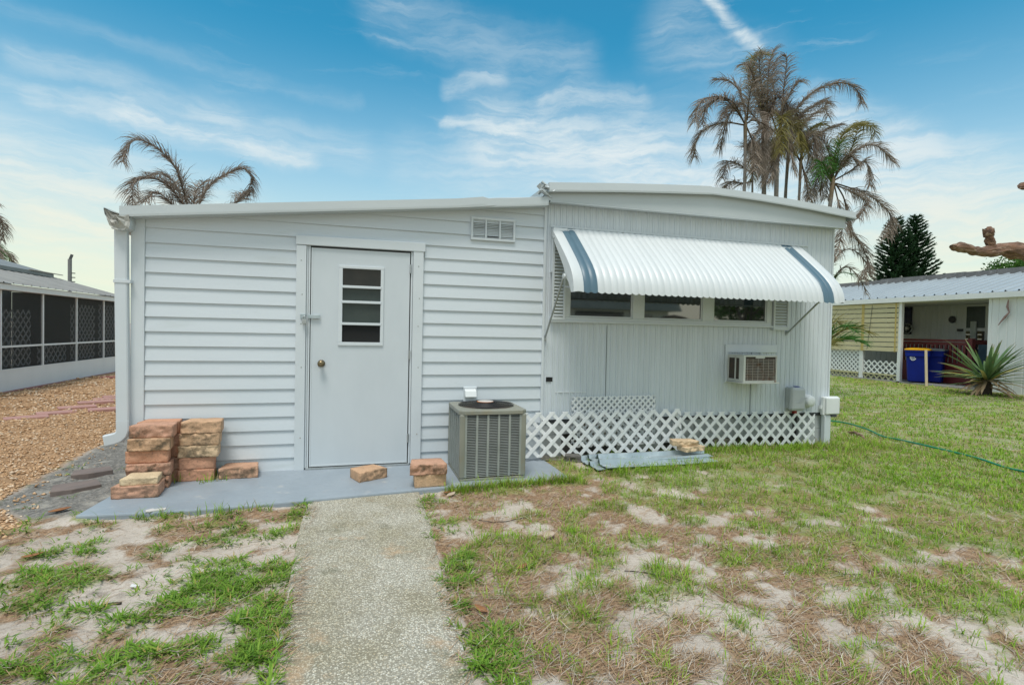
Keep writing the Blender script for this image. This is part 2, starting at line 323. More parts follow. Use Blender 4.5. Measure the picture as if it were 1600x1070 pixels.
BLOBS = [[-1.37,-2.08,0.19,0.22],[-1.55,-2.21,0.09,0.11],[-1.79,-1.55,0.18,0.12],[-1.51,-1.51,0.13,0.16],[-1.97,-1.46,0.07,0.13],[-1.18,-1.64,0.07,0.08],[-1.72,-1.89,0.11,0.12],[-1.77,-0.95,0.1,0.11],[-2.12,-1.05,0.16,0.18],[-0.72,-1.49,0.11,0.16],[-0.89,-1.47,0.06,0.09],[-0.47,-1.49,0.08,0.12],[-0.94,-1.83,0.11,0.13],[-0.64,-1.82,0.11,0.12],[-0.44,-1.95,0.09,0.09],[-0.4,-2.13,0.07,0.17],[-0.72,-2.19,0.14,0.14],[-0.53,-2.25,0.1,0.11],[-0.91,-2.1,0.04,0.06],[-1.06,-2.18,0.06,0.06],[-0.87,-2.4,0.15,0.12],[-0.79,-2.79,0.1,0.08],[-0.96,-2.55,0.05,0.07],[-0.7,-2.62,0.08,0.09],[-0.6,-2.77,0.05,0.07],[-1.26,-2.61,0.03,0.05],[-1.28,-2.79,0.11,0.13],[-0.45,-2.57,0.12,0.11],[-0.37,-2.7,0.08,0.11],[-0.4,-2.89,0.09,0.12],[-0.37,-2.78,0.07,0.06],[-0.95,-2.92,0.04,0.03],[-0.82,-2.96,0.05,0.03],[-0.4,-0.9,0.05,0.13],[0.51,-1.83,0.08,0.13],[0.52,-2.04,0.1,0.13],[0.56,-2.23,0.11,0.12],[0.5,-2.5,0.07,0.08],[0.59,-2.49,0.1,0.07],[0.51,-2.71,0.07,0.1],[0.54,-2.87,0.07,0.09],[0.52,-3.05,0.06,0.09],[0.51,-3.21,0.06,0.08],[0.98,-1.99,0.22,0.12],[0.91,-1.85,0.06,0.07],[1.09,-2.07,0.1,0.08],[1.01,-2.39,0.03,0.06]]
def asphalt_x(y): return -2.62 - .10 * sst(-.3, 1.5, y) + .10 * sst(1.6, 2.4, y) + .5 * sst(-.35, -1.0, y)
def f_gravel(x, y):                     # tan shell gravel of the side yard
    e = asphalt_x(y) + .12 * (fbm(x * 3, y * 3, 2) - .5)
    return sst(.03, -.06, x - e) * sst(-1.15, -.85, y + .25 * (x + 2.6)) * sst(-6.55, -6.45, x) * sst(17, 15, y)
def f_asph(x, y):                       # crumbling dark asphalt strip along the house
    e = asphalt_x(y) + .12 * (fbm(x * 3, y * 3, 2) - .5)
    return sst(-.06, .06, x - e) * sst(-1.72, -1.80, x) * sst(-1.0, -.78, y + .22 * (fbm(x * 4, y * 4, 5) - .5)) * sst(9, 7, y)
def f_green(x, y):
    n1 = fbm(x * .9, y * .9, 0); n2 = fbm(x * 4.5, y * 4.5, 3); n3 = fbm(x * 1.9 + 5, y * 1.9, 6)
    r = sst(.5, 4.3, x + .55 * (y + 1.2)) ; r = np.where(y > 1.5, np.maximum(r, .95), r)
    g = .03 + r * .74 + (n1 - .5) * .6 + (n2 - .5) * 1.7 + (n3 - .5) * .6 - .04 * sst(1.2, .3, x)
    g = np.where(x < .5, (fbm(x * 8, y * 8, 3) - .56) * 2.4 + (n3 - .5) * .8 - .03, g)
    g = g + .35 * sst(.30, .05, np.abs(y + .50 + .2 * (n1 - .5))) * sst(3.6, 4.3, x) * sst(6.6, 5.6, x)
    g = g + .25 * sst(-4.5, -7, x) * sst(-1, -3, y) + .3 * sst(9, 13, x)
    b = 0
    for cx, cy, rx, ry in BLOBS: b = np.maximum(b, 1.15 - (((x - cx) / rx) ** 2 + ((y - cy) / ry) ** 2) ** .5 * .85)
    g = np.maximum(g, np.clip(b, -1, 1) * .66 + (n2 - .5) * 1.4 + (fbm(x * 11 + 2, y * 11, 5) - .5) * 2.2 - .22)
    g = np.where((y > -.98) & (y < -.72) & (x > .7) & (x < 2.1), np.maximum(g, .3 + (n2 - .5) * 1.6), g)
    return sst(.08, .5, g)
def f_straw(x, y):
    n = fbm(x * 2.2 + 9, y * 2.2, 1); n2 = fbm(x * 9 + 3, y * 9, 4)
    base = np.where(x > .5, .24 + .26 * sst(3.5, .9, x) * sst(-.5, -1.2, y), .06)
    base = base + .35 * sst(-1.0, -1.1, y) * sst(.25, 0, np.abs(y + 1.12)) * (x < .0)
    return sst(.12, .62, base + .03 + (n - .5) * 1.3 + (n2 - .5) * 1.5)
SLAB = [(-1.845, -.99), (-1.45, -1.02), (-1.12, -1.025), (-.72, -1.0), (-.39, -.96), (.05, -.905), (.43, -.865), (.76, -.835), (1.435, -.82), (1.88, -.79), (1.875, -.2), (1.87, .02), (-1.80, .02), (-1.805, -.49)]
PATH = [(-.345, -.80), (-.30, -.76), (.46, -.79), (.51, -.84), (.50, -1.6), (.47, -2.4), (.445, -3.4), (.44, -6.2), (-.33, -6.2), (-.315, -3.12), (-.335, -2.2), (-.36, -1.4)]
def inside(x, y, poly, grow=0.0):
    c = np.zeros(np.shape(x), bool); n = len(poly); mx = sum(p[0] for p in poly) / n; my = sum(p[1] for p in poly) / n
    q = [(px + grow * np.sign(px - mx), py + grow * np.sign(py - my)) for px, py in poly]
    for i in range(n):
        (x0, y0), (x1, y1) = q[i], q[(i + 1) % n]
        if y0 == y1: continue
        t = ((y0 > y) != (y1 > y)) & (x < (x1 - x0) * (y - y0) / (y1 - y0) + x0); c ^= t
    return c
def gz(x, y):
    z = -.052 + .045 * sst(1.6, 2.6, x) * sst(-1.6, -.4, y) * sst(7.5, 5.5, x) - .035 * sst(6, 12, x)
    nr = sst(16, 8, np.abs(x)) * sst(20, 10, np.abs(y))
    b = .055 * (fbm(x * .8, y * .8, 1) - .5) + .035 * (fbm(x * 3.1, y * 3.1, 2, 3) - .5) + .016 * (fbm(x * 11, y * 11, 5, 3) - .5)
    near = np.where(inside(x, y, SLAB, -.05) | inside(x, y, PATH, -.05), 0, 1)
    z = z + b * nr * near - .06 * (1 - near) + .022 * sst(-1.35, -1.0, y) * sst(2.2, 1.6, x) * sst(-2.2, -1.9, x) * sst(.6, -.4, y)
    z = z + .018 * f_green(x, y) * nr * near
    return z
def ground():
    def axis(lo, hi, a, b, st):
        mid = np.arange(a, b, st); l = []; p = a; s = st
        while p > lo: s *= 1.35; p -= s; l.append(p)
        h = []; p = mid[-1]; s = st
        while p < hi: s *= 1.35; p += s; h.append(p)
        return np.array(l[::-1] + list(mid) + h)
    xs = axis(-1500, 1500, -7.0, 9.0, .035); ys = axis(-1500, 2000, -4.6, 3.4, .035)
    X, Y = np.meshgrid(xs, ys); n, k = X.shape; x = X.ravel(); y = Y.ravel(); z = gz(x, y)
    i = np.arange(n * k).reshape(n, k); F = np.stack([i[:-1, :-1], i[:-1, 1:], i[1:, 1:], i[1:, :-1]], -1).reshape(-1, 4)
    g = f_green(x, y); gr = f_gravel(x, y); a = f_asph(x, y); st = f_straw(x, y)
    m = bpy.data.materials.new('sandy yard soil'); m.use_nodes = True; nt = m.node_tree; N = nt.nodes; L = nt.links; N.clear()
    out = N.new('ShaderNodeOutputMaterial'); b = N.new('ShaderNodeBsdfPrincipled'); L.new(b.outputs[0], out.inputs[0]); b.inputs['Roughness'].default_value = .92; b.inputs['Specular IOR Level'].default_value = .15
    tc = N.new('ShaderNodeTexCoord'); v = tc.outputs['Object']
    def at(nm): q = N.new('ShaderNodeAttribute'); q.attribute_name = nm; return q.outputs['Fac']
    def no(sc, det=6, ro=.65, dist=0):
        q = N.new('ShaderNodeTexNoise'); L.new(v, q.inputs['Vector']); q.inputs['Scale'].default_value = sc; q.inputs['Detail'].default_value = det; q.inputs['Roughness'].default_value = ro; q.inputs['Distortion'].default_value = dist; return q.outputs['Fac']
    def rg(q, a_, b_, c=0., d=1.):
        o = N.new('ShaderNodeMapRange'); L.new(q, o.inputs[0]); o.inputs[1].default_value = a_; o.inputs[2].default_value = b_; o.inputs[3].default_value = c; o.inputs[4].default_value = d; return o.outputs[0]
    def mx(f, A, B):
        o = N.new('ShaderNodeMix'); o.data_type = 'RGBA'
        for i_, q in ((0, f), (6, A), (7, B)):
            if isinstance(q, tuple): o.inputs[i_].default_value = q + (1,)
            elif isinstance(q, float): o.inputs[i_].default_value = q
            else: L.new(q, o.inputs[i_])
        return o.outputs[2]
    def ml(a_, b_):
        o = N.new('ShaderNodeMath'); o.operation = 'MULTIPLY'
        for i_, q in ((0, a_), (1, b_)):
            if isinstance(q, float): o.inputs[i_].default_value = q
            else: L.new(q, o.inputs[i_])
        return o.outputs[0]
    def sb(a_, b_, op='ADD'):
        o = N.new('ShaderNodeMath'); o.operation = op; L.new(a_, o.inputs[0])
        if isinstance(b_, float): o.inputs[1].default_value = b_
        else: L.new(b_, o.inputs[1])
        return o.outputs[0]
    sand = mx(rg(no(1.7), .35, .65), (.66, .585, .515), (.50, .43, .37))
    sand = mx(rg(no(38), .52, .72), sand, (.42, .33, .25))
    sand = mx(rg(no(130, 3), .60, .70), sand, (.26, .20, .15))
    straw = mx(rg(no(55, 6, .7, 1.5), .38, .62), (.47, .30, .185), (.20, .13, .085))
    straw = mx(rg(no(24, 5), .5, .7), straw, (.54, .42, .31))
    c = mx(rg(sb(at('straw'), sb(no(26), -.5), 'ADD'), .22, .80), sand, straw)
    c = mx(rg(no(2.6, 7, .7), .60, .72, 0, .65), c, (.15, .115, .09))
    green = mx(rg(no(14), .35, .65), (.19, .27, .05), (.27, .26, .09))
    c = mx(ml(rg(sb(at('green'), sb(ml(no(12), 1.0), -.5), 'ADD'), .35, .85), rg(no(45), .3, .62, .3, .95)), c, green)
    vo = N.new('ShaderNodeTexVoronoi'); L.new(v, vo.inputs['Vector']); vo.inputs['Scale'].default_value = 28
    gcol = mx(rg(vo.outputs['Color'], .2, .8), (.66, .42, .24), (.44, .26, .14)); gcol = mx(rg(no(60, 3), .56, .66), gcol, (.78, .62, .46))
    gcol = mx(rg(vo.outputs['Distance'], .25, .55, 0, .7), gcol, (.30, .18, .10))
    c = mx(at('gravel'), c, gcol)
    va = N.new('ShaderNodeTexVoronoi'); L.new(v, va.inputs['Vector']); va.inputs['Scale'].default_value = 55
    acol = mx(rg(va.outputs['Color'], .3, .9), (.17, .165, .155), (.30, .285, .265)); acol = mx(rg(no(5), .52, .66), acol, (.38, .36, .325)); acol = mx(rg(no(90, 3), .6, .66), acol, (.45, .38, .30))
    c = mx(at('asphalt'), c, acol)
    L.new(c, b.inputs['Base Color'])
    h = sb(ml(no(22, 8, .7), 1.0), ml(no(140, 4), .35)); h = sb(h, ml(ml(vo.outputs['Distance'], at('gravel')), -.9))
    bp = N.new('ShaderNodeBump'); bp.inputs['Strength'].default_value = .9; bp.inputs['Distance'].default_value = .022; L.new(h, bp.inputs['Height']); L.new(bp.outputs[0], b.inputs['Normal'])
    o = np_mesh('ground', np.stack([x, y, z], 1), [F], m, dict(green=g, gravel=gr, asphalt=a, straw=st), smooth=True)
    tag(o, kind='structure')
ground()
def agg_mat():
    m = bpy.data.materials.new('exposed aggregate concrete'); m.use_nodes = True; nt = m.node_tree; N = nt.nodes; L = nt.links; b = N['Principled BSDF']; b.inputs['Roughness'].default_value = .8
    tc = N.new('ShaderNodeTexCoord'); v = tc.outputs['Object']
    def no(sc, det=5, ro=.6):
        q = N.new('ShaderNodeTexNoise'); L.new(v, q.inputs['Vector']); q.inputs['Scale'].default_value = sc; q.inputs['Detail'].default_value = det; q.inputs['Roughness'].default_value = ro; return q.outputs['Fac']
    def ramp(q, st):
        r = N.new('ShaderNodeValToRGB'); L.new(q, r.inputs[0]); e = r.color_ramp.elements
        while len(e) < len(st): e.new(.5)
        for i, (p_, c_) in enumerate(st): e[i].position = p_; e[i].color = c_ + (1,)
        return r.outputs[0]
    def mx(f, A, B, t='MIX'):
        o = N.new('ShaderNodeMix'); o.data_type = 'RGBA'; o.blend_type = t
        for i_, q in ((0, f), (6, A), (7, B)):
            if isinstance(q, tuple): o.inputs[i_].default_value = q + (1,)
            elif isinstance(q, float): o.inputs[i_].default_value = q
            else: L.new(q, o.inputs[i_])
        return o.outputs[2]
    wv = N.new('ShaderNodeVectorMath'); wv.operation = 'MULTIPLY_ADD'; nz = N.new('ShaderNodeTexNoise'); nz.inputs['Scale'].default_value = 60; L.new(v, nz.inputs['Vector']); L.new(nz.outputs['Color'], wv.inputs[0]); wv.inputs[1].default_value = (.012, .012, .012); L.new(v, wv.inputs[2])
    vo = N.new('ShaderNodeTexVoronoi'); L.new(wv.outputs[0], vo.inputs['Vector']); vo.inputs['Scale'].default_value = 120; vo.inputs['Randomness'].default_value = 1
    sp = N.new('ShaderNodeSeparateColor'); L.new(vo.outputs['Color'], sp.inputs[0])
    stone = ramp(sp.outputs[0], [(0, (.22, .21, .18)), (.2, (.44, .42, .36)), (.5, (.64, .61, .53)), (.75, (.78, .76, .70)), (.9, (.62, .52, .38)), (1, (.86, .85, .82))])
    edge = ramp(vo.outputs['Distance'], [(.30, (0, 0, 0)), (.62, (1, 1, 1))])
    c = mx(edge, stone, (.31, .285, .235))
    st = ramp(no(2.2, 6), [(.40, (1.0, 1.0, .97)), (.62, (.80, .77, .66))]); c = mx(1.0, c, st, 'MULTIPLY')
    mo = ramp(no(3.7, 7, .7), [(.57, (0, 0, 0)), (.70, (1, 1, 1))]); c = mx(mo, c, mx(.55, c, (.10, .105, .06)))
    og = ramp(no(1.9, 6, .7), [(.58, (0, 0, 0)), (.70, (.7, .7, .7))]); c = mx(og, c, (.50, .32, .18))
    L.new(c, b.inputs['Base Color'])
    bp = N.new('ShaderNodeBump'); bp.inputs['Strength'].default_value = .8; bp.inputs['Distance'].default_value = .006; bp.invert = True; L.new(vo.outputs['Distance'], bp.inputs['Height']); L.new(bp.outputs[0], b.inputs['Normal'])
    return m
def flat(poly, z0, z1, name, m, bevel=.012):
    mb = MB(); mb.prism(poly[::-1] if False else poly, lambda u, v, t: (u, v, t), z0, z1)
    o = mb.build(name, m, bevel=bevel); return tag(o, kind='structure')
flat(SLAB, -.14, 0.0, 'concrete_slab', mSlab)
flat(PATH, -.14, -.022, 'path', agg_mat())
flat([(4.35, -.36), (5.5, -.30), (5.55, -.08), (4.3, -.10)], -.12, .005, 'paving_strip', mConc, .006)

# ---------------------------------------------------------------- blades, straw, pebbles
CX, CY = 0.0, -5.325
def sample(n, d0, d1, a0=-38, a1=70):
    d = d0 * (d1 / d0) ** np.random.rand(n); a = R(a0) + (R(a1) - R(a0)) * np.random.rand(n)
    return CX + d * np.sin(a), CY + d * np.cos(a), d
def keep_out(x, y):
    k = inside(x, y, SLAB, .0) | inside(x, y, PATH, -.02) | ((x > -1.9) & (x < 5.64) & (y > -.04) & (y < 8.2)) | ((x < -6.4)) | (x > 16.8)
    return k
def blades(x, y, z, L_, w, lean, az, col, curl=1.0):
    "two-segment blades: five vertices each"
    n = len(x); d = np.stack([np.cos(az), np.sin(az), np.zeros(n)], 1); s = np.stack([-np.sin(az), np.cos(az), np.zeros(n)], 1)
    up = np.array([0, 0, 1.0]); b = np.stack([x, y, z], 1)
    p1 = b + d * (L_ * .5 * np.sin(lean))[:, None] + up * (L_ * .5 * np.cos(lean))[:, None]
    l2 = np.clip(lean + .55 * curl, 0, 1.65)
    p2 = p1 + d * (L_ * .5 * np.sin(l2))[:, None] + up * (L_ * .5 * np.cos(l2))[:, None]
    h = (w / 2)[:, None] * s
    V = np.stack([b - h, b + h, p1 + h * .85, p1 - h * .85, p2], 1).reshape(-1, 3)
    i = np.arange(n)[:, None] * 5
    return V, [i + np.array([[0, 1, 2, 3]]), i + np.array([[3, 2, 4]])], np.repeat(col, 5, 0)
def tufts(n, per, d0, d1, dens, spread, Lr, wr, leanr, colf, wk=.00085, a0=-38, a1=70):
    x, y, d = sample(n, d0, d1, a0, a1); k = (np.random.rand(n) < dens(x, y)) & ~keep_out(x, y); x, y, d = x[k], y[k], d[k]; n = len(x)
    x = np.repeat(x, per); y = np.repeat(y, per); d = np.repeat(d, per); sz = np.repeat(.7 + .6 * np.random.rand(n), per); tc = np.repeat(np.random.rand(n), per)
    az = np.random.rand(len(x)) * 6.2832; rr = spread * np.sqrt(np.random.rand(len(x))) * (1 + d * .04)
    x = x + rr * np.cos(az); y = y + rr * np.sin(az); k = ~(keep_out(x, y) & ~(inside(x, y, PATH) & ~inside(x, y, PATH, -.05) & (np.random.rand(len(x)) < .6))); x, y, d, sz, tc, az = x[k], y[k], d[k], sz[k], tc[k], az[k]
    az = az + np.random.randn(len(x)) * .7
    L_ = (Lr[0] + (Lr[1] - Lr[0]) * np.random.rand(len(x))) * sz; w = np.maximum(wr[0] + (wr[1] - wr[0]) * np.random.rand(len(x)), wk * d)
    lean = leanr[0] + (leanr[1] - leanr[0]) * np.random.rand(len(x))
    return blades(x, y, np.maximum(gz(x, y), np.where(inside(x, y, PATH), -.022, -9)) - .004, L_, w, lean, az, colf(x, y, tc))
def merge(parts):
    V = []; Q = []; T = []; Cc = []; o = 0
    for v, (q, t), c in parts: V.append(v); Q.append(q + o); T.append(t + o); Cc.append(c); o += len(v)
    return np.concatenate(V), [np.concatenate(Q), np.concatenate(T)], np.concatenate(Cc)
def lerp(a, b, t): return np.asarray(a)[None] * (1 - t[:, None]) + np.asarray(b)[None] * t[:, None]
def col_green(x, y, tc):
    r = np.random.rand(len(x)); c = lerp((.155, .345, .028), (.39, .58, .06), np.clip(.6 * tc + .5 * r - .05, 0, 1))
    dry = (np.random.rand(len(x)) < .10 + .18 * sst(.62, .4, fbm(x * 1.2, y * 1.2, 7)) * (x > .6)); c[dry] = lerp((.44, .36, .14), (.52, .43, .24), np.random.rand(dry.sum()))
    return c
def col_weed(x, y, tc):
    r = np.random.rand(len(x)); c = lerp((.105, .27, .03), (.30, .46, .06), np.clip(.5 * tc + .5 * r, 0, 1)); dry = np.random.rand(len(x)) < .06; c[dry] = (.46, .37, .12); return c
def grass():
    left = lambda x, y: np.where(x < .68, f_green(x, y), 0) * (1 - f_gravel(x, y)) * (1 - .9 * f_asph(x, y))
    right = lambda x, y: np.where(x >= .68, f_green(x, y) * (.25 + .75 * sst(.2, .6, fbm(x * 6, y * 6, 6))), 0)
    P_ = [tufts(30000, 12, 1.9, 7, left, .035, (.025, .075), (.004, .0085), (.55, 1.35), col_weed),
          tufts(26000, 9, 1.9, 9, right, .03, (.03, .085), (.003, .0055), (.15, 1.1), col_green),
          tufts(22000, 8, 6, 26, right, .07, (.03, .075), (.004, .007), (.2, 1.1), col_green, .0010, 10, 70),
          tufts(2600, 6, 1.9, 8, lambda x, y: .9 * (1 - f_gravel(x, y)) * (x > .6), .022, (.03, .10), (.0028, .0042), (.2, 1.2), col_green)]
    # upright tufts at the slab edge, the lattice foot and round the sheets of metal
    ex = np.concatenate([np.random.uniform(.72, 1.95, 260), np.random.uniform(3.4, 5.6, 330), np.random.uniform(2.3, 3.6, 120), np.random.uniform(-1.7, -.5, 24), np.random.uniform(5.3, 6.3, 200), np.random.uniform(-1.62, -1.0, 45)])
    ey = np.concatenate([np.random.uniform(-.93, -.84, 260), np.random.uniform(-.34, -.10, 330), np.random.uniform(-.82, -.66, 120), np.random.uniform(-1.09, -1.04, 24), np.random.uniform(-.5, .25, 200), np.random.uniform(-.30, -.03, 45)])
    tl = np.random.rand(len(ex)); per = 6; x = np.repeat(ex, per) + np.random.randn(len(ex) * per) * .018; y = np.repeat(ey, per) + np.random.randn(len(ex) * per) * .014
    k = ~(inside(x, y, SLAB) & (x > -1.0)); zz = np.where(inside(x, y, SLAB), 0, gz(x, y)) - .004; n = len(x); t6 = np.repeat(tl, per)
    Pe = blades(x[k], y[k], zz[k], (np.random.uniform(.05, .15, n) * (.5 + .7 * t6))[k], np.random.uniform(.004, .007, n)[k], np.random.uniform(.05, .75, n)[k], (np.random.rand(n) * 6.28)[k], col_green(x, y, t6)[k])
    V, F, c = merge(P_ + [Pe]); o = np_mesh('grass', V, F, mGrass, dict(tint=c))
    tag(o, kind='stuff')
def straw():
    n = 100000; x, y, d = sample(n, 1.9, 9, -36, 66)
    k = (np.random.rand(n) < np.clip(f_straw(x, y) * 1.1 + .06, 0, 1) * (1 - f_gravel(x, y)) * (1 - f_asph(x, y))) & ~(keep_out(x, y) & ~(inside(x, y, PATH) & ~inside(x, y, PATH, -.07))); x, y, d = x[k], y[k], d[k]; n = len(x)
    L_ = np.random.uniform(.03, .12, n); az = np.random.randn(n) * .9 + np.where(x > .5, .3, .2); w = np.maximum(np.random.uniform(.0015, .0035, n), .00055 * d)
    r = np.random.rand(n); col = lerp((.56, .39, .24), (.25, .15, .09), r); p = np.random.rand(n) < .22; col[p] = lerp((.64, .57, .48), (.48, .42, .36), np.random.rand(p.sum()))
    V, F, c = blades(x, y, np.maximum(gz(x, y), np.where(inside(x, y, PATH), -.021, -9)) + .002 + np.random.rand(n) * .010, L_, w, np.random.uniform(1.25, 1.62, n), az, np.asarray(col), .12)
    tag(np_mesh('dead_grass', V, F, mStraw, dict(tint=c)), kind='stuff')
def pebbles():
    n = 26000; d = 4.0 * (17 / 4.0) ** np.random.rand(n); a = R(-42) + R(28) * np.random.rand(n); x, y = CX + d * np.sin(a), CY + d * np.cos(a)
    pr = f_gravel(x, y) * .95 + .16 * f_asph(x, y) * sst(-2.2, -2.6, x)
    k = (np.random.rand(n) < pr) & ~keep_out(x, y); x, y, d = x[k], y[k], d[k]; n = len(x)
    s = np.random.uniform(.009, .020, n) * np.maximum(1, d / 8); base = np.array([(1, 0, 0), (0, 1, 0), (-1, 0, 0), (0, -1, 0), (0, 0, 1), (0, 0, -1)], float)
    az = np.random.rand(n) * 6.28; ca, sa = np.cos(az), np.sin(az); sc = np.stack([s * np.random.uniform(.8, 1.6, n), s * np.random.uniform(.6, 1.1, n), s * np.random.uniform(.3, .7, n)], 1)
    P_ = base[None] * sc[:, None] * np.random.uniform(.75, 1.25, (n, 6, 1)); tx = np.random.randn(n) * .35; P_[..., 2] += P_[..., 0] * tx[:, None]
    X = P_[..., 0] * ca[:, None] - P_[..., 1] * sa[:, None]; Y = P_[..., 0] * sa[:, None] + P_[..., 1] * ca[:, None]
    V = np.stack([X + x[:, None], Y + y[:, None], P_[..., 2] + (gz(x, y) + s * .25)[:, None]], -1).reshape(-1, 3)
    f = np.array([(0, 1, 4), (1, 2, 4), (2, 3, 4), (3, 0, 4), (1, 0, 5), (2, 1, 5), (3, 2, 5), (0, 3, 5)])
    F = (np.arange(n)[:, None, None] * 6 + f[None]).reshape(-1, 3)
    r = np.random.rand(n); col = lerp((.74, .49, .29), (.46, .27, .14), r); q = np.random.rand(n) < .25; col[q] = lerp((.82, .67, .51), (.76, .56, .38), np.random.rand(q.sum()))
    tag(np_mesh('gravel', V, [F], mPeb, dict(tint=np.repeat(np.asarray(col), 6, 0))), kind='stuff')
grass(); straw(); pebbles()

# ---------------------------------------------------------------- the mobile home with its lapped-siding addition
house = thing('mobile_home', 'white mobile home with lapped siding addition, pale door and low bowed roof', 'mobile home', (-1.86, 0, 0))
def zr(x): return 2.20 + (2.592 - 2.20) * (x + 1.86) / 3.65        # underside of the addition's fascia
def xz(y): return lambda u, v, t: (u, t, v)
def siding():
    mb = MB(); P_ = .1268
    def course(z0, x0, x1):
        zb, zt = z0, z0 + P_ + .002
        poly = [(x0, zb), (x1, zb), (x1, zt), (x0, zt)]
        a = (zr(1) - zr(0)); poly = clip(poly, -a, 1, zr(0) + .03)
        if len(poly) < 3: return
        yo = lambda v: -.018 + .015 * (v - zb) / P_
        vs = [(u, yo(v), v) for u, v in poly]; mb.add(vs, [tuple(range(len(vs)))])
        lo = [p for p in poly if abs(p[1] - zb) < 1e-4]
        if len(lo) == 2:
            l, r = min(lo)[0], max(lo)[0]; mb.add([(l, -.018, zb), (l, -.002, zb + .003), (r, -.002, zb + .003), (r, -.018, zb)], [(0, 1, 2, 3)])
    for k in range(0, 22):
        z0 = -.0098 + P_ * k
        if z0 < 2.14:
            if z0 > 2.0: course(z0, -1.756, -.545); course(z0, .615, 1.842)
            else: course(z0, -1.756, -.538); course(z0, .604, 1.842)
        else: course(z0, -1.756, 1.842)
    mb.build('siding_wall', mSiding, house)
siding()
mb = MB(); a = zr(1) - zr(0)
mb.prism([(-1.83, -.05), (1.85, -.05), (1.85, zr(1.85) + .06), (-1.83, zr(-1.83) + .06)], xz(0), .004, .10); mb.build('wall_core', mGap, house)
MB().prism([(0.03, -.05), (8, -.05), (8, 2.22), (.03, 2.22)], lambda u, v, t: (t, u, v), -1.858, -1.835).build('side_wall', mSiding, house)
MB().box(-1.83, 5.58, 8.0, 8.08, -.05, 2.6).build('back_wall', mSiding, house)
MB().box(5.575, 5.61, .06, 8.0, -.05, 2.64).build('end_wall', mRib, house)
MB().box(-1.86, -1.757, -.027, .03, -.012, 2.26).build('corner_trim', mTrim, house, bevel=.004)
MB().box(1.842, 1.868, -.029, .02, -.03, 2.66).build('corner_trim', mTrim, house, bevel=.003)
MB().box(-1.756, -.545, -.02, .0, -.016, -.008).build('starter_strip', mAlu, house)
# roof of the addition: a sloping sheet with a slightly dented metal fascia
mb = MB()
rx = [-1.90, -1.0, 0, .9, 1.16, 1.22, 1.30, 1.5, 1.84]
def rz(x): return 2.285 + (2.69 - 2.285) * (x + 1.90) / 3.74
dent = {1.16: .012, 1.22: -.008, 1.30: -.004, 1.5: -.008}
mb.grid([[(x, -.15 + (.008 if x in (1.22,) else 0), rz(x) - .088 + dent.get(x, 0) * .5) for x in rx], [(x, -.152, rz(x) - .07 + dent.get(x, 0)) for x in rx], [(x, -.15, rz(x) + dent.get(x, 0)) for x in rx], [(x, -.12, rz(x) + .006) for x in rx]])
mb.add([(-1.90, -.15, rz(-1.9) - .088), (-1.90, -.15, rz(-1.9)), (-1.9, 8.1, rz(-1.9)), (-1.9, 8.1, rz(-1.9) - .088)], [(0, 1, 2, 3)])
mb.add([(1.84, -.15, rz(1.84) - .088), (1.84, -.15, rz(1.84)), (1.84, -.02, rz(1.84)), (1.84, -.02, rz(1.84) - .088)], [(0, 1, 2, 3)])
mb.build('fascia', mFascia, house)
MB().prism([(-1.895, rz(-1.895) - .012), (1.835, rz(1.835) - .012), (1.835, rz(1.835) + .004), (-1.895, rz(-1.895) + .004)], xz(0), -.118, 8.1).build('roof', mRoof, house)
MB().prism([(-1.895, rz(-1.895) - .088), (1.835, rz(1.835) - .088), (1.835, rz(1.835) - .08), (-1.895, rz(-1.895) - .08)], xz(0), -.147, .0).build('soffit', mFascia, house)
# vents and small fittings on the siding
v = MB()
for x0, x1, z0, z1 in ((1.07, 1.53, 2.43, 2.455), (1.07, 1.53, 2.225, 2.25), (1.07, 1.092, 2.25, 2.43), (1.508, 1.53, 2.25, 2.43), (1.215, 1.232, 2.25, 2.43), (1.36, 1.377, 2.25, 2.43)): v.box(x0, x1, -.036, -.002, z0, z1)
vf = v.build('gable_vent', mTrim, house, bevel=.003)
v = MB()
for k in range(11): v.obox((1.30, -.017, 2.262 + k * .0158), (.415, .016, .003), (R(35), 0, 0))
v.build('louvre', mTrim, vf); MB().box(1.09, 1.51, -.0095, -.0085, 2.25, 2.43).build('backing', mFin, vf)
MB().box(1.24, 1.352, -.031, -.029, 2.262, 2.272).build('broken_slat_gap', mBlack, vf)
v = MB().box(1.025, 1.162, -.030, -.003, .605, .755); dv = v.build('dryer_vent', mTrim, house, bevel=.006)
MB().prism([(-.03, .735), (-.065, .715), (-.085, .66), (-.078, .655), (-.03, .668)], lambda u, v_, t: (t, u, v_), 1.036, 1.15).build('hood', mBoxW, dv, bevel=.004)
# door with casing
MB().box(-.548, -.462, -.040, .0, -.002, 2.07).build('door_casing', mTrim, house, bevel=.003)
MB().box(.508, .607, -.040, .0, .01, 2.075).build('door_casing', mTrim, house, bevel=.003)
MB().box(-.552, .622, -.046, .0, 2.073, 2.158).build('door_header', mTrim, house, bevel=.004)
MB().box(-.46, -.444, -.022, .0, .012, 2.07).box(-.441, -.427, -.028, .0, .012, 2.07).box(.488, .505, -.024, .0, .012, 2.07).build('door_jamb', mTrim, house, bevel=.002)
MB().box(-.45, .50, -.05, .0, -.002, .016).build('door_sill', mAlu, house, bevel=.003)
mb = MB(); X0, X1, Z0, Z1 = -.42, .478, .022, 2.055; wx0, wx1, wz0, wz1 = -.155, .214, 1.175, 1.895
for b in ((X0, X1, Z0, wz0), (X0, X1, wz1, Z1), (X0, wx0, wz0, wz1), (wx1, X1, wz0, wz1)): mb.box(b[0], b[1], -.020, .0, b[2], b[3])
door = mb.build('door', mDoor, house)
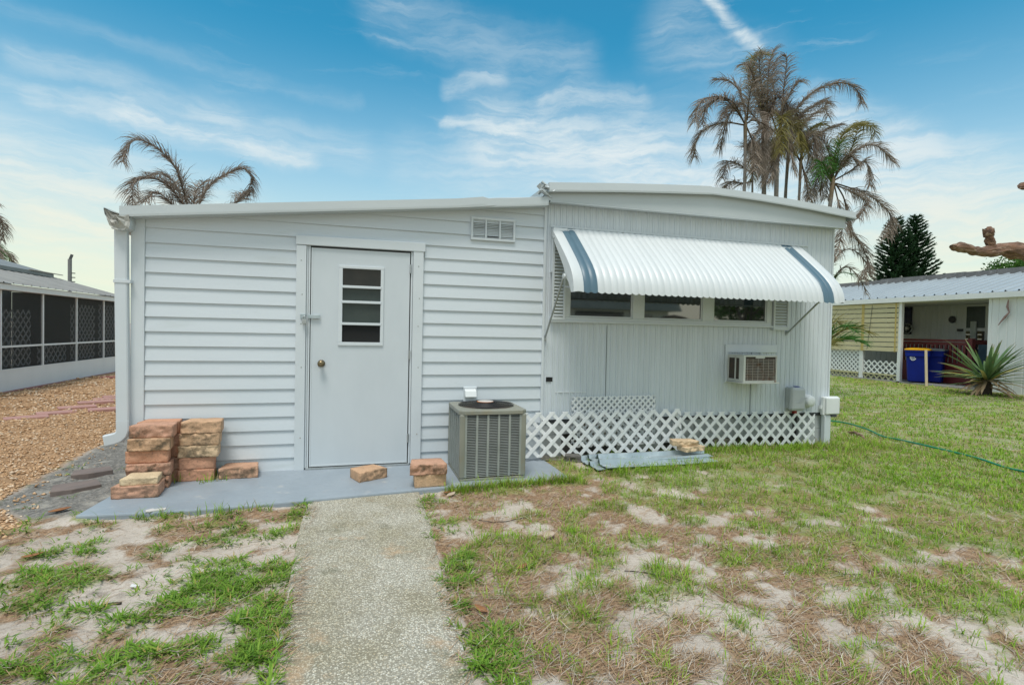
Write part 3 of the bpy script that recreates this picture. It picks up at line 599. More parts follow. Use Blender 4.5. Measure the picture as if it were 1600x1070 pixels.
for x_ in (-.50, .565):
    for z_ in (.30, .95, 1.35, 1.62, 1.93): MB().lathe([(.0055, -.0405), (.0045, -.0425)], (x_ + .006 * math.sin(z_ * 9), 0, z_), 'Y', 8).build('nail_head', mFin if z_ > .5 else mRust, house)
MB().box(X0 + .002, X0 + .012, -.0235, -.018, Z0 + .002, Z1).box(X1 - .012, X1 - .002, -.0235, -.018, Z0, Z1).box(X0 + .013, X1 - .013, -.0235, -.018, Z0 + .002, Z0 + .014).build('edge_strip', mTrim, door)
mb = MB()
for b in ((-.178, .234, 1.155, 1.187), (-.178, .234, 1.878, 1.905), (-.178, -.142, 1.187, 1.878), (.205, .234, 1.187, 1.878)): mb.box(b[0], b[1], -.032, .002, b[2], b[3])
for z in (1.348, 1.553, 1.695): mb.box(-.148, .212, -.038, -.012, z, z + .024)
mb.build('window_frame', mTrim, door, bevel=.003)
for z0, z1, m_ in ((1.187, 1.348, mBlack), (1.372, 1.553, mGlassG), (1.577, 1.695, mGlassG), (1.719, 1.878, mGlassD)):  # lowest pane is painted black for the dark room behind it
    MB().box(-.142, .205, -.010, -.006, z0, z1).build('window_pane', m_, door)
MB().lathe([(.034, -.020), (.034, -.027), (.016, -.030), (.014, -.05), (.026, -.058), (.031, -.072), (.028, -.086), (.012, -.092)], (-.322, 0, .985), 'Y', 20).build('door_knob', mBrass, door)
MB().box(-.445, -.335, -.044, -.0335, 1.402, 1.436).box(-.508, -.463, -.048, -.0405, 1.398, 1.44).box(-.40, -.35, -.034, -.021, 1.405, 1.433).build('hasp', mGalv, door, bevel=.002)
for z in (.22, 1.03, 1.86): MB().lathe([(.009, z), (.009, z + .085)], (.483, -.031, 0), 'Z', 10).build('hinge', mAlu, door)
pl = MB().box(-.492, -.450, -.075, -.050, 1.352, 1.392); pl.tube([(-.487 + .016 * (1 - math.cos(t)), -.062, 1.39 + .03 * math.sin(t)) for t in np.linspace(0, math.pi, 9)], .0045, 6)
tag(pl.build('padlock', mAlu, loc=(-.47, -.062, 1.352), bevel=.004), 'small silver padlock hanging from the hasp left of the pale door', 'padlock')

# ribbed wall of the trailer
mb = MB(); prof = []; x = 1.868; i = 0
while x < 5.60:
    for dx, dy in ((0, 0), (.016, 0), (.021, -.009), (.031, -.009), (.037, 0), (.043, 0), (.047, -.004), (.053, -.004), (.057, 0)):
        if x + dx < 5.61: prof.append((x + dx, -.008 + dy))
    x += .068
prof.append((5.612, -.008)); zs = (.40, 1.2, 2.0, 2.66)
mb.grid([[(px, py, z) for px, py in prof] for z in zs]); mb.add([(5.612, -.008, .4), (5.612, .07, .4), (5.612, .07, 2.66), (5.612, -.008, 2.66)], [(0, 1, 2, 3)])
mb.build('ribbed_wall', mRib, house)
MB().box(1.868, 5.57, .0, .05, .36, 2.66).build('wall_core', mGap, house)
for x_, z_ in ((2.585, 1.40), (4.455, 1.20)): MB().box(x_, x_ + .0025, -.0175, -.007, .41, z_).build('sheet_seam', mSeam, house)
MB().box(1.90, 1.972, -.0185, -.004, .802, .848).build('hole', mBlack, house)
MB().box(2.01, 2.36, -.0185, -.005, .686, .692).build('paint_line', mBoxW, house)
MB().box(5.596, 5.62, -.022, .03, .40, 2.66).build('corner_trim', mTrim, house, bevel=.003)
# skirting under the trailer, seen through the lattice
MB().box(1.87, 5.58, .055, .09, -.1, .40).build('crawl_shade_backing', mCore, house)  # dark sheet, its colour standing in for the gloom of the open crawl space
for x0, x1, z0, z1 in ((1.88, 2.32, .24, .405), (1.88, 2.10, -.02, .235), (2.75, 3.30, .05, .40), (3.31, 3.72, .10, .40), (3.73, 4.62, .13, .40), (4.63, 5.10, .12, .40), (5.2, 5.6, .02, .20), (5.2, 5.6, .203, .40)): MB().box(x0, x1, .012, .05, z0, z1).build('skirt_panel', mSkirt, house)
MB().box(2.33, 2.74, .005, .045, .12, .42).build('skirt_board', mTanWood, house); MB().box(4.0, 4.3, .02, .05, -.02, .12).build('skirt_board', mTanWood, house)
# bowed gable roof
top = [(1.825, 2.823), (2.6, 2.888), (3.2, 2.93), (3.70, 2.960), (4.3, 2.945), (5.0, 2.905), (5.735, 2.843)]
def ztop(x): return float(np.interp(x, [q[0] for q in top], [q[1] for q in top]))
xs = list(np.linspace(1.825, 3.70, 8)) + list(np.linspace(3.72, 5.735, 10))
mb = MB(); mb.grid([[(x, -.205, ztop(x) - .098 + (.004 if x > 3.71 else 0)) for x in xs], [(x, -.208, ztop(x) - .08) for x in xs], [(x, -.200, ztop(x) - .004 - (.006 if x > 3.71 else 0)) for x in xs], [(x, -.17, ztop(x)) for x in xs]])
for x in (1.825, 5.735): mb.add([(x, -.205, ztop(x) - .098), (x, -.2, ztop(x) - .004), (x, 8.1, ztop(x) - .004), (x, 8.1, ztop(x) - .098)], [(0, 1, 2, 3)])
mb.build('drip_edge', mFascia, house)
xs2 = list(np.linspace(1.835, 5.64, 16))
mb = MB(); mb.prism([(1.835, 2.655), (5.64, 2.655)] + [(x, ztop(x) - .03) for x in xs2[::-1]], xz(0), -.148, -.02); mb.build('gable_panel', mFascia, house)
mb = MB(); mb.prism([(x, ztop(x) - .014) for x in [q[0] + (.004 if i == 0 else -.004 if i == len(top) - 1 else 0) for i, q in enumerate(top)]] + [(q[0] + (.004 if i == 6 - 6 else 0) - (.004 if i == 6 else 0), q[1] - .002) for i, q in list(enumerate(top))[::-1]], xz(0), -.168, 8.1); mb.build('roof', mRoof, house)
MB().box(1.86, 5.64, -.152, -.10, 2.640, 2.653).build('gable_lip', mFascia, house)
# torn flashing where the two roofs meet
mb = MB(); rr = random.Random(3)
for k in range(9):
    x = 1.74 + .09 * rr.random(); z = 2.70 + .10 * rr.random()
    mb.obox((x + .02 * k / 9, -.12 - .05 * rr.random(), z), (.11 * rr.random() + .04, .05, .012), (rr.uniform(-1, 1), rr.uniform(-1, 1), rr.uniform(-1, 1)))
mb.build('torn_flashing', mFascia, house)
# gutter end and downspout
GP = [(-2.012, 2.262), (-1.996, 2.205), (-1.985, 2.17), (-1.968, 2.12), (-1.945, 2.098), (-1.905, 2.088), (-1.86, 2.09), (-1.828, 2.105), (-1.822, 2.16), (-1.83, 2.215), (-1.875, 2.222), (-1.93, 2.228), (-1.975, 2.245)]
mb = MB(); rows = []; gc = (-1.905, 2.165)
for t, yy in ((0, -.15), (.0, -.10), (.2, -.04), (.4, .3), (.7, 4), (1, 8.1)):
    j = .008 * (t < .3); rows.append([(x + rr.uniform(-j, j), yy, z + rr.uniform(-j, j)) for x, z in GP + GP[:1]])
mb.grid([[p for p in r] for r in rows]); g_ = mb.build('gutter', mFascia, house)
mb = MB(); rows = [[(gc[0] + (x - gc[0]) * f, -.150 - .035 * (1 - f) * rr.uniform(.1, 1.2) + rr.uniform(-.012, .012), gc[1] + (z - gc[1]) * f + rr.uniform(-.008, .008) * (f < 1)) for x, z in GP] for f in (1, .82, .62, .42, .22, .03)]
mb.grid([r + r[:1] for r in rows]); mb.add([(-2.015, -.17, 2.268), (-1.90, -.175, 2.215), (-1.89, -.04, 2.222), (-2.01, -.04, 2.272)], [(0, 1, 2, 3)]); mb.build('crushed_cap', mTanGrey, g_)
def rect_tube(mb, pts, w, d):
    rows = []
    for x, y, z, ax in pts:
        c = Vector((x, y, z)); r = Vector((math.cos(ax), 0, -math.sin(ax)))
        rows.append([c + r * (i * w / 2) + Vector((0, j * d / 2, 0)) for i, j in ((-1, -.8), (-.8, -1), (.8, -1), (1, -.8), (1, .8), (.8, 1), (-.8, 1), (-1, .8), (-1, -.8))])
    mb.grid(rows); mb.add(rows[0][:8], [tuple(range(8))]); mb.add(rows[-1][:8], [tuple(range(8))[::-1]])
mb = MB(); rect_tube(mb, [(-1.918, -.05, 2.10, 0), (-1.912, -.05, 1.5, 0), (-1.90, -.05, .62, .0), (-1.897, -.05, .445, 0)], .092, .062)
ds = mb.build('downspout', mTrim, house)
mb = MB(); rect_tube(mb, [(-1.897, -.05, .50, 0), (-1.895, -.05, .42, .1), (-1.905, -.05, .385, .6), (-1.93, -.05, .36, 1.1), (-1.97, -.05, .345, 1.35), (-2.03, -.05, .332, 1.4)], .096, .066); mb.build('elbow', mTrim, ds)
MB().box(-1.965, -1.84, -.086, -.018, 1.66, 1.685).build('strap', mTrim, ds)

# window unit with louvred shutters
def win():
    fr = MB()
    for x0, x1, z0, z1 in ((1.925, 4.70, 1.44, 1.482), (1.925, 4.70, 1.94, 2.40), (2.085, 2.132, 1.482, 1.94), (2.872, 3.005, 1.482, 1.94), (3.752, 3.897, 1.482, 1.94), (4.63, 4.70, 1.482, 1.94)): fr.box(x0, x1, -.048, -.006, z0, z1)
    w = fr.build('window', mTrim, house, bevel=.004)
    for x0, x1 in ((2.132, 2.872), (3.005, 3.752), (3.897, 4.63)):
        MB().box(x0, x1, -.026, -.0205, 1.482, 1.94).build('window_pane', mGlass, w)
        f2 = MB()
        for a0, a1, z0, z1 in ((x0 + .002, x1 - .002, 1.484, 1.500), (x0 + .002, x0 + .016, 1.501, 1.938), (x1 - .016, x1 - .002, 1.501, 1.938)): f2.box(a0, a1, -.038, -.0265, z0, z1)
        f2.build('window_sash', mTrim, w, bevel=.002)
    MB().box(1.92, 4.95, -.062, -.0485, 1.425, 1.447).build('window_sill', mTrim, w, bevel=.003)
    for x0, x1, z0, z1 in ((1.93, 2.08, 1.449, 2.40), (4.712, 4.93, 1.40, 2.38)):
        s = MB()
        for b in ((x0, x0 + .022, z0, z1), (x1 - .022, x1, z0, z1), (x0 + .022, x1 - .022, z0, z0 + .03), (x0 + .022, x1 - .022, z1 - .03, z1)): s.box(b[0], b[1], -.048, -.046 if x0 < 2 else -.008, b[2], b[3]) if False else s.box(b[0], b[1], -.068, -.0495 if x0 < 2.0 else -.008, b[2], b[3])
        n = int((z1 - z0 - .07) / .034)
        for k in range(n): s.obox(((x0 + x1) / 2, -.056, z0 + .05 + k * .034), (x1 - x0 - .046, .022, .006), (R(48), 0, 0))
        sh = s.build('shutter', mTrim, house); MB().box(x0 + .02, x1 - .02, -.0505, -.0495, z0 + .03, z1 - .03).build('shutter_back', mFin, sh)
win()

# ---------------------------------------------------------------- awning
aw = thing('window_awning', 'white ribbed metal awning with two slate blue stripes above the three windows', 'awning', (1.93, 0, 1.70))
PROF = [(-.004, 2.412), (-.09, 2.345), (-.18, 2.272), (-.27, 2.198), (-.36, 2.122), (-.45, 2.044), (-.52, 1.978), (-.575, 1.917), (-.613, 1.858), (-.638, 1.80), (-.650, 1.745), (-.655, 1.70)]
AX0, AX1, NR = 1.957, 5.117, 44; PT = (AX1 - AX0) / NR
def canopy(k0, k1, m_, name, dz=0.0):
    xs = []
    for k in range(k0, k1):
        for s_ in range(9): xs.append((AX0 + (k + s_ / 9) * PT, abs(math.sin(math.pi * s_ / 9)) ** .75))
    xs.append((AX0 + k1 * PT, 0)); rows = []
    for i, (py, pz) in enumerate(PROF):
        a = PROF[max(i - 1, 0)]; b = PROF[min(i + 1, len(PROF) - 1)]; d = Vector((0, b[0] - a[0], b[1] - a[1])).normalized(); n_ = Vector((0, d.z, -d.y))
        if n_.y > 0: n_ = -n_
        sc = .018 if i == len(PROF) - 1 else 0
        rows.append([(x, py + n_.y * .011 * h + dz, pz + n_.z * .011 * h + sc * (1 - h) - (.008 if i == 11 else 0)) for x, h in xs])
    mb = MB(); mb.grid(rows, smooth=True)
    return mb.build(name, m_, aw)
canopy(1, 3, mStripe, 'stripe'); canopy(3, 40, mAwn, 'canopy'); canopy(40, 42, mStripe, 'stripe'); canopy(42, 43, mAwn, 'canopy_edge')
def cheek(x0, x1, n):
    inner = [(-.004, 2.36), (-.10, 2.26), (-.25, 2.11), (-.40, 1.95), (-.45, 1.86), (-.53, 1.80), (-.60, 1.695)]
    mb = MB(); poly = [(y, z + .012) for y, z in PROF] + inner[::-1]
    rows = [[(x0 if n < 0 else x1, *PROF[i]) for i in range(len(PROF))], [((x0 + x1) / 2, PROF[i][0] - .004, PROF[i][1] + .009) for i in range(len(PROF))], [(x1 if n < 0 else x0, *PROF[i]) for i in range(len(PROF))]]
    mb.grid(rows, smooth=True)
    xo = x0 if n < 0 else x1
    inn = [(float(np.interp(q[1], [i[1] for i in inner[::-1]], [i[0] for i in inner[::-1]])), q[1]) for q in PROF]
    mb.grid([[(xo, *q) for q in PROF], [(xo + .004 * n, min(i[0], 0) if i[0] > q[0] + .01 else q[0] + .01, i[1]) for i, q in zip(inn, PROF)]])
    mb.build('end_panel', mAwn, aw)
cheek(AX0 - .03, AX0 + PT, -1); cheek(AX1 - PT, AX1, 1)
MB().box(1.91, 5.22, -.022, -.012, 2.413, 2.432).build('header_rail', mTrim, aw)
MB().tube([(1.96, -.63, 1.713), (5.09, -.63, 1.713)], .008, 8).build('front_rod', mAlu, aw)
for x, xa, zj, zw in ((1.905, 1.875, 1.862, 1.262), (4.99, 4.945, 1.735, 1.367)):
    yj = -.45; a_ = MB().tube([(x, yj, zj), (xa, -.03, zw)], .0105, 8).build('support_arm', mAlu, aw)
    MB().obox((xa, -.018, zw), (.022, .03, .05)).build('bracket', mAlu, a_); MB().lathe([(.026, -.008), (.026, .008)], (x, yj, zj), 'X', 14).build('pivot', mAwn, a_)
MB().lathe([(.010, -.012), (.010, .006)], (1.918, -.11, 2.285), 'X', 10).build('catch', mAlu, aw); MB().obox((1.925, -.52, 1.755), (.02, .10, .012), (.15, 0, 0)).build('catch', mAlu, aw)

# ---------------------------------------------------------------- concrete blocks
def block_mat():
    m = mat('split face concrete block', (.45, .23, .15), (.34, .17, .115), 6, .88, bump=.5, bscale=70)
    nt = m.node_tree; N = nt.nodes; L = nt.links; b = [n for n in N if n.type == 'BSDF_PRINCIPLED'][0]
    oi = N.new('ShaderNodeObjectInfo'); tc = N.new('ShaderNodeTexCoord'); ml = N.new('ShaderNodeMath'); ml.operation = 'MULTIPLY'; ml.inputs[1].default_value = 41
    L.new(oi.outputs['Random'], ml.inputs[0]); ad = N.new('ShaderNodeVectorMath'); L.new(tc.outputs['Object'], ad.inputs[0]); L.new(ml.outputs[0], ad.inputs[1])
    def no(sc, d=6): n = N.new('ShaderNodeTexNoise'); L.new(ad.outputs[0], n.inputs['Vector']); n.inputs['Scale'].default_value = sc; n.inputs['Detail'].default_value = d; n.inputs['Roughness'].default_value = .65; return n.outputs['Fac']
    def ramp(q, st):
        r = N.new('ShaderNodeValToRGB'); L.new(q, r.inputs[0]); e = r.color_ramp.elements
        while len(e) < len(st): e.new(.5)
        for i, (p_, c_) in enumerate(st): e[i].position = p_; e[i].color = c_ + (1,)
        return r.outputs[0]
    def mx(f, A, B, t='MIX'):
        o = N.new('ShaderNodeMix'); o.data_type = 'RGBA'; o.blend_type = t
        for i_, q in ((0, f), (6, A), (7, B)):
            if isinstance(q, tuple): o.inputs[i_].default_value = q + (1,)
            elif isinstance(q, float): o.inputs[i_].default_value = q
            else: L.new(q, o.inputs[i_])
        return o.outputs[2]
    at = N.new('ShaderNodeAttribute'); at.attribute_type = 'OBJECT'; at.attribute_name = 'hue'
    base = ramp(at.outputs['Fac'], [(0, (.66, .345, .22)), (.35, (.58, .33, .23)), (.65, (.64, .41, .25)), (1, (.72, .565, .37))])
    base = mx(ramp(no(9), [(.35, (0, 0, 0)), (.68, (1, 1, 1))]), base, mx(1.0, base, (.72, .70, .68), 'MULTIPLY'))
    base = mx(ramp(no(75, 3), [(.56, (0, 0, 0)), (.66, (.5, .5, .5))]), base, (.20, .12, .085))
    fa = N.new('ShaderNodeAttribute'); fa.attribute_name = 'stain'; mm = N.new('ShaderNodeMath'); mm.operation = 'MULTIPLY'
    L.new(ramp(no(13), [(.47, (0, 0, 0)), (.62, (.9, .9, .9))]), mm.inputs[0]); L.new(fa.outputs['Fac'], mm.inputs[1])
    L.new(mx(mm.outputs[0], base, (.11, .085, .055)), b.inputs['Base Color']); return m
mBlock = block_mat()
def block(loc, w, d, h, label, hue, rot=0.0, seed=0, stain=.8, rough=1.0, group='concrete retaining wall blocks left about the yard', split=True):
    "split-face block: origin at the middle of its front foot; the face is rough, the sides draw in towards the back"
    r_ = np.random.RandomState(seed); nx, ny, nz = 22, 6, 9
    pts = {}; V = []; st = []; F = []
    ox, oz = r_.rand(2) * 50
    def idx(i, j, k):
        if (i, j, k) in pts: return pts[i, j, k]
        u, v, t = i / nx, j / ny, k / nz; ww = w * (1 - .16 * v); x = (u - .5) * ww; y = v * d; z = t * h
        e = (.5 - abs(u - .5)) * 2; f = (.5 - abs(t - .5)) * 2
        if split:
            face = max(0, 1 - v * 7); y += face * (-.003 + rough * .030 * (float(fbm(np.array(ox + x * 26), np.array(oz + z * 34), seed % 5)) - .5))
        x += .0035 * (float(vn(np.array(ox + y * 30), np.array(oz + z * 34), 3)) - .5); z += .004 * (float(vn(np.array(ox + x * 25), np.array(oz + y * 25), 4)) - .5) * (t > 0)
        ch = .0015; 
        if i in (0, nx) and k in (0, nz): x -= math.copysign(ch, u - .5); z -= math.copysign(ch * .6, t - .5)
        pts[i, j, k] = len(V); V.append((x, y, z)); st.append(stain if v < .05 else stain * .25 * (v < .3)); return pts[i, j, k]
    for i in range(nx):
        for k in range(nz):
            F.append((idx(i, 0, k), idx(i + 1, 0, k), idx(i + 1, 0, k + 1), idx(i, 0, k + 1))); F.append((idx(i, ny, k), idx(i, ny, k + 1), idx(i + 1, ny, k + 1), idx(i + 1, ny, k)))
    for j in range(ny):
        for k in range(nz):
            F.append((idx(0, j, k), idx(0, j, k + 1), idx(0, j + 1, k + 1), idx(0, j + 1, k))); F.append((idx(nx, j, k), idx(nx, j + 1, k), idx(nx, j + 1, k + 1), idx(nx, j, k + 1)))
        for i in range(nx):
            F.append((idx(i, j, 0), idx(i, j + 1, 0), idx(i + 1, j + 1, 0), idx(i + 1, j, 0))); F.append((idx(i, j, nz), idx(i + 1, j, nz), idx(i + 1, j + 1, nz), idx(i, j + 1, nz)))
    o = np_mesh('concrete_block', np.array(V), [np.array(F)], mBlock, dict(stain=np.array(st)))
    o.location = loc; o.rotation_euler = (0, 0, R(rot)); o['hue'] = hue; return tag(o, label, 'block', group)
H_ = .1015
LF = [(-1.592, .28, .15, 'pinkish block at the bottom of the tall left stack, behind the small front pair', 2, 9), (-1.598, .315, .35, 'greyish pink block, second from the bottom of the tall left stack', 0, 2), (-1.615, .30, .0, 'smooth salmon block in the middle of the tall left stack', 1, .15), (-1.595, .30, .62, 'orange tan block with black mottling, fourth from the bottom of the tall left stack', 0, 1), (-1.585, .315, .30, 'dark stained brown block on the very top of the tall left stack', -2, .9)]
for k, (x, w, hue, lab, ro, st) in enumerate(LF): block((x, -.40 + (.02 if k in (2, 4) else 0), k * H_), w, .175, .0985, lab, hue, ro, 20 + k, min(st, 1.0), .5 if k == 2 else 1.2)
names = ['bottom', 'second', 'middle', 'fourth', 'top']
for k in range(5): block((-1.59 + .012 * (k % 2), -.205 + .008 * (k % 3 - 1), k * H_), .31, .17, .0985, f'{["terracotta", "greyish pink", "salmon", "rose tan", "light salmon"][k]} block, {names[k]} in the rear column mostly hidden by the left stack' if k < 4 else 'light salmon block peeping out behind the topmost block of the tall left stack', [.05, .4, .0, .3, .05][k], 2 * (k % 2), 40 + k, .4)
ML = [(-1.30, .275, .0, 'salmon block on the slab at the bottom of the right stack', 1, .25), (-1.295, .265, .05, 'salmon block with a broken edge, second from the bottom of the right stack', 2, .2), (-1.283, .305, .85, 'buff block with a dark green foot in the middle of the right stack', -1, .8), (-1.272, .305, .7, 'tan block with black spots, fourth from the bottom of the right stack', 0, .9), (-1.26, .31, .62, 'yellowish tan block on top of the right stack by the siding', 0, .6)]
for k, (x, w, hue, lab, ro, st) in enumerate(ML): block((x, -.245 + (.012 if k < 2 else 0), k * H_), w, .19, .0985, lab, hue, ro, 60 + k, st, .5 if k < 2 else 1.1)
block((-.975, -.225, 0), .31, .19, .095, 'single pinkish block beside the right stack, against the siding', .45, 1, 70, .9)
block((-1.605, -.65, 0), .315, .21, .093, 'rose brown block lying on the slab in front of the tall left stack', .38, -1, 71, .8, 1.1)
block((-1.585, -.635, .095), .25, .19, .052, 'thin buff cap stone laid on the block in front of the tall left stack', 1.0, 2, 72, .35, .5)
block((.148, -.505, 0), .275, .20, .085, 'single tan block set askew on the slab before the door', .62, 28, 73, .7, .9)
block((.605, -.815, 0), .268, .20, .105, 'clean tan block under the dark block left of the condenser', .72, 3, 74, .1, .4)
block((.587, -.825, .106), .31, .21, .088, 'dark stained block on top of the clean tan block left of the condenser', .38, -2, 75, 1.0, 1.4)

# ---------------------------------------------------------------- condenser
cd = thing('air_conditioner', 'olive grey outdoor condenser with louvred sides on the slab', 'air conditioner', (1.17, -.40, 0))
x0, x1, y0, y1, zt = .868, 1.475, -.712, -.085, .617
MB().box(x0 + .03, x1 - .03, y0 + .03, y1 - .03, .02, zt - .03).build('coil', mDkFin, cd)
MB().box(x0 + .004, x1 - .004, y0 + .004, y1 - .004, .0, .022).build('base_pan', mCond, cd, bevel=.004)
for cx, cy in ((x0, y0), (x1 - .05, y0), (x0, y1 - .05), (x1 - .05, y1 - .05)): MB().box(cx, cx + .05, cy, cy + .05, .022, zt - .034).build('corner_post', mCond, cd, bevel=.012)
def louv(name, a0, a1, fn, ncol, nrow):
    mb = MB(); z0, z1 = .03, zt - .04; cw = (a1 - a0) / ncol
    for c in range(ncol + 1): mb.prism([(a0 + c * cw - .009, z0), (a0 + c * cw + .009, z0), (a0 + c * cw + .009, z1), (a0 + c * cw - .009, z1)], fn, -.004, .014)
    dz = (z1 - z0) / nrow
    for r in range(nrow):
        z = z0 + (r + .5) * dz
        for c in range(ncol):
            u0, u1 = a0 + c * cw + .0092, a0 + (c + 1) * cw - .0092
            vs = [fn(u, v, t) for u in (u0, u1) for v, t in ((z + dz * .26, .016), (z + dz * .12, .001), (z - dz * .10, -.004), (z - dz * .04, .006))]
            mb.add(vs, [(0, 1, 5, 4), (1, 2, 6, 5), (2, 3, 7, 6)])
    mb.build(name, mFin, cd)
louv('louvre_panel', x0 + .055, x1 - .055, lambda u, v, t: (u, y0 + .008 + t, v), 5, 38)
louv('louvre_panel', y0 + .055, y1 - .055, lambda u, v, t: (x0 + .008 + t, u, v), 5, 38)
louv('louvre_panel', y0 + .055, y1 - .055, lambda u, v, t: (x1 - .008 - t, u, v), 5, 38)
mb = MB(); n = 40; cx, cy = (x0 + x1) / 2, (y0 + y1) / 2; rad = .262; ring = []; sq = []
for i in range(n):
    a = 2 * math.pi * (i + .5) / n; ring.append((cx + rad * math.cos(a), cy + rad * math.sin(a))); m_ = max(abs(math.cos(a)), abs(math.sin(a))); sq.append((cx + (x1 - x0 + .012) / 2 * math.cos(a) / m_, cy + (y1 - y0 + .012) / 2 * math.sin(a) / m_))
mb.grid([[(*q, zt - .034) for q in sq + sq[:1]], [(*q, zt - .006) for q in sq + sq[:1]], [(cx + (q[0] - cx) * .99, cy + (q[1] - cy) * .99, zt) for q in sq + sq[:1]], [(*q, zt + .006) for q in ring + ring[:1]], [(cx + (q[0] - cx) * .985, cy + (q[1] - cy) * .985, zt - .05) for q in ring + ring[:1]]])
mb.build('top_pan', mCond, cd)
g = MB()
for k in range(1, 15):
    r_ = .02 + .017 * k; g.tube([(cx + r_ * math.cos(t), cy + r_ * math.sin(t), zt + .016 + .020 * (1 - (r_ / .262) ** 2)) for t in np.linspace(0, 2 * math.pi, 30)], .0024, 4)
for k in range(8):
    a = k * math.pi / 4 + .2; g.tube([(cx + q * math.cos(a), cy + q * math.sin(a), zt + .013 + .020 * (1 - (q / .262) ** 2)) for q in (.03, .15, .262)], .0035, 5)
gr = g.build('fan_grille', mBlkM, cd)
MB().lathe([(.078, 0), (.078, .003)], (cx - .01, cy, zt + .0385), 'Z', 24).build('label_rim', mOrange, gr); MB().lathe([(.073, 0), (.073, .0015)], (cx - .004, cy + .006, zt + .0418), 'Z', 24).build('label', mLabel, gr)
MB().lathe([(.255, 0), (.255, .004)], (cx, cy, zt - .07), 'Z', 30).build('fan_well', mBlack, cd)

# ---------------------------------------------------------------- window air conditioner through the wall
ac = thing('window_air_conditioner', 'small aged white air conditioner with a rusty grille poking through the ribbed wall', 'air conditioner', (4.35, -.15, .78))
ax0, ax1, ay, az0, az1 = 4.118, 4.57, -.30, .805, 1.108
def tl(z, y): return z - .012 * (-y / .3)
mb = MB()
for a in ((ax0, ax1, az1 - .012, az1), (ax0, ax1, az0, az0 + .012)): mb.box(a[0], a[1], ay + .012, -.018, a[2], a[3])
mb.box(ax1 - .012, ax1, ay + .012, -.018, az0 + .012, az1 - .012); mb.box(ax0, ax0 + .012, ay + .012, ay + .075, az0 + .012, az1 - .012); mb.box(ax0, ax0 + .012, -.165, -.150, az0 + .012, az1 - .012); mb.box(ax0, ax0 + .012, -.045, -.018, az0 + .012, az1 - .012); mb.box(ax0, ax0 + .012, ay + .075, -.045, az0 + .012, az0 + .03); mb.box(ax0, ax0 + .012, ay + .075, -.045, az1 - .035, az1 - .012)
mb.build('body', mBeige, ac, bevel=.003)
mb = MB()
for a in ((ax0, ax0 + .028, az0, az1), (ax1 - .014, ax1, az0, az1), (ax0 + .028, ax1 - .014, az0, az0 + .018), (ax0 + .028, ax1 - .014, az1 - .018, az1), (4.28, 4.40, az1 - .035, az1 - .018)): mb.box(a[0], a[1], ay, ay + .012, a[2], a[3])
mb.build('grille_frame', mBeige, ac, bevel=.002)
mb = MB()
for k in range(14): mb.box(ax0 + .03, ax1 - .016, ay + .001, ay + .004, az0 + .022 + k * .0178, az0 + .0262 + k * .0178)
for k in range(6): mb.box(ax0 + .055 + k * .07, ax0 + .0585 + k * .07, ay + .0042, ay + .007, az0 + .02, az1 - .04)
mb.build('rear_grille', mRust, ac); MB().box(ax0 + .02, ax1 - .014, ay + .02, ay + .03, az0 + .013, az1 - .013).build('fins', mDkFin, ac)
MB().box(ax0 + .0125, ax0 + .02, ay + .06, -.03, az0 + .02, az1 - .02).build('side_vent', mFin if False else mDkFin, ac)
MB().box(4.085, 4.80, -.034, -.0165, az1 + .022, 1.222).box(4.085, 4.116, -.034, -.0165, .78, az1 + .02).box(4.572, 4.60, -.03, -.0165, .79, az1 + .02).build('mounting_board', mTrim, ac, bevel=.003)
MB().box(4.10, 4.60, ay - .012, -.02, az0 - .014, az0 - .003).build('support_tray', mRust if False else mBeige, ac, bevel=.003); MB().lathe([(.011, -.006), (.011, .006)], (4.545, ay - .004, az0 + .012), 'Y', 10).build('drain_plug', mRust, ac)

# ---------------------------------------------------------------- utility boxes
ub = thing('utility_box', 'rounded grey plastic utility box with a blue tab on the ribbed wall', 'utility box', (5.03, -.02, .45))
MB().box(4.945, 5.155, -.085, -.016, .455, .725).build('back_box', mBoxG, ub, bevel=.022)
MB().box(4.925, 5.125, -.165, -.0855, .448, .728).build('cover', mBoxG, ub, bevel=.032)
mb = MB()
for k in range(6): mb.obox((5.02 + .014 * k, -.1655, .575), (.10, .003, .006), (0, R(-42), 0))
mb.build('moulded_ribs', mBoxG, ub); MB().box(5.0, 5.055, -.13, -.09, .727, .737).build('blue_tab', mBlueP, ub); MB().box(5.05, 5.085, -.07, -.03, .405, .456).build('red_fitting', mat('red plastic', (.35, .03, .025), None, 5, .5), ub)
rm = thing('round_socket_cover', 'round white cover on the ribbed wall right of the grey utility box', 'cover', (5.255, -.02, .55))
MB().lathe([(.078, -.012), (.078, -.055), (.066, -.075), (.066, -.10), (.055, -.112), (.02, -.116)], (5.262, 0, .550), 'Y', 28).build('cover', mBoxW, rm); MB().box(5.15, 5.20, -.05, -.012, .535, .575).build('conduit', mBoxW, rm)
eb = thing('outlet_box', 'white weatherproof electrical box at the right corner of the ribbed wall', 'electrical box', (5.6, -.06, .36))
MB().box(5.475, 5.712, -.075, -.024, .37, .60).build('box', mBoxW, eb, bevel=.012); MB().box(5.495, 5.70, -.105, -.0755, .385, .592).build('lid', mBoxW, eb, bevel=.014); MB().box(5.58, 5.66, -.10, -.076, .352, .384).build('outlet', mGap, eb, bevel=.004); MB().box(5.45, 5.474, -.06, -.03, .45, .49).build('clamp', mBoxW, eb)
MB().box(5.492, 5.585, -.085, -.030, -.03, .369).build('conduit', mTrim, eb, bevel=.006)

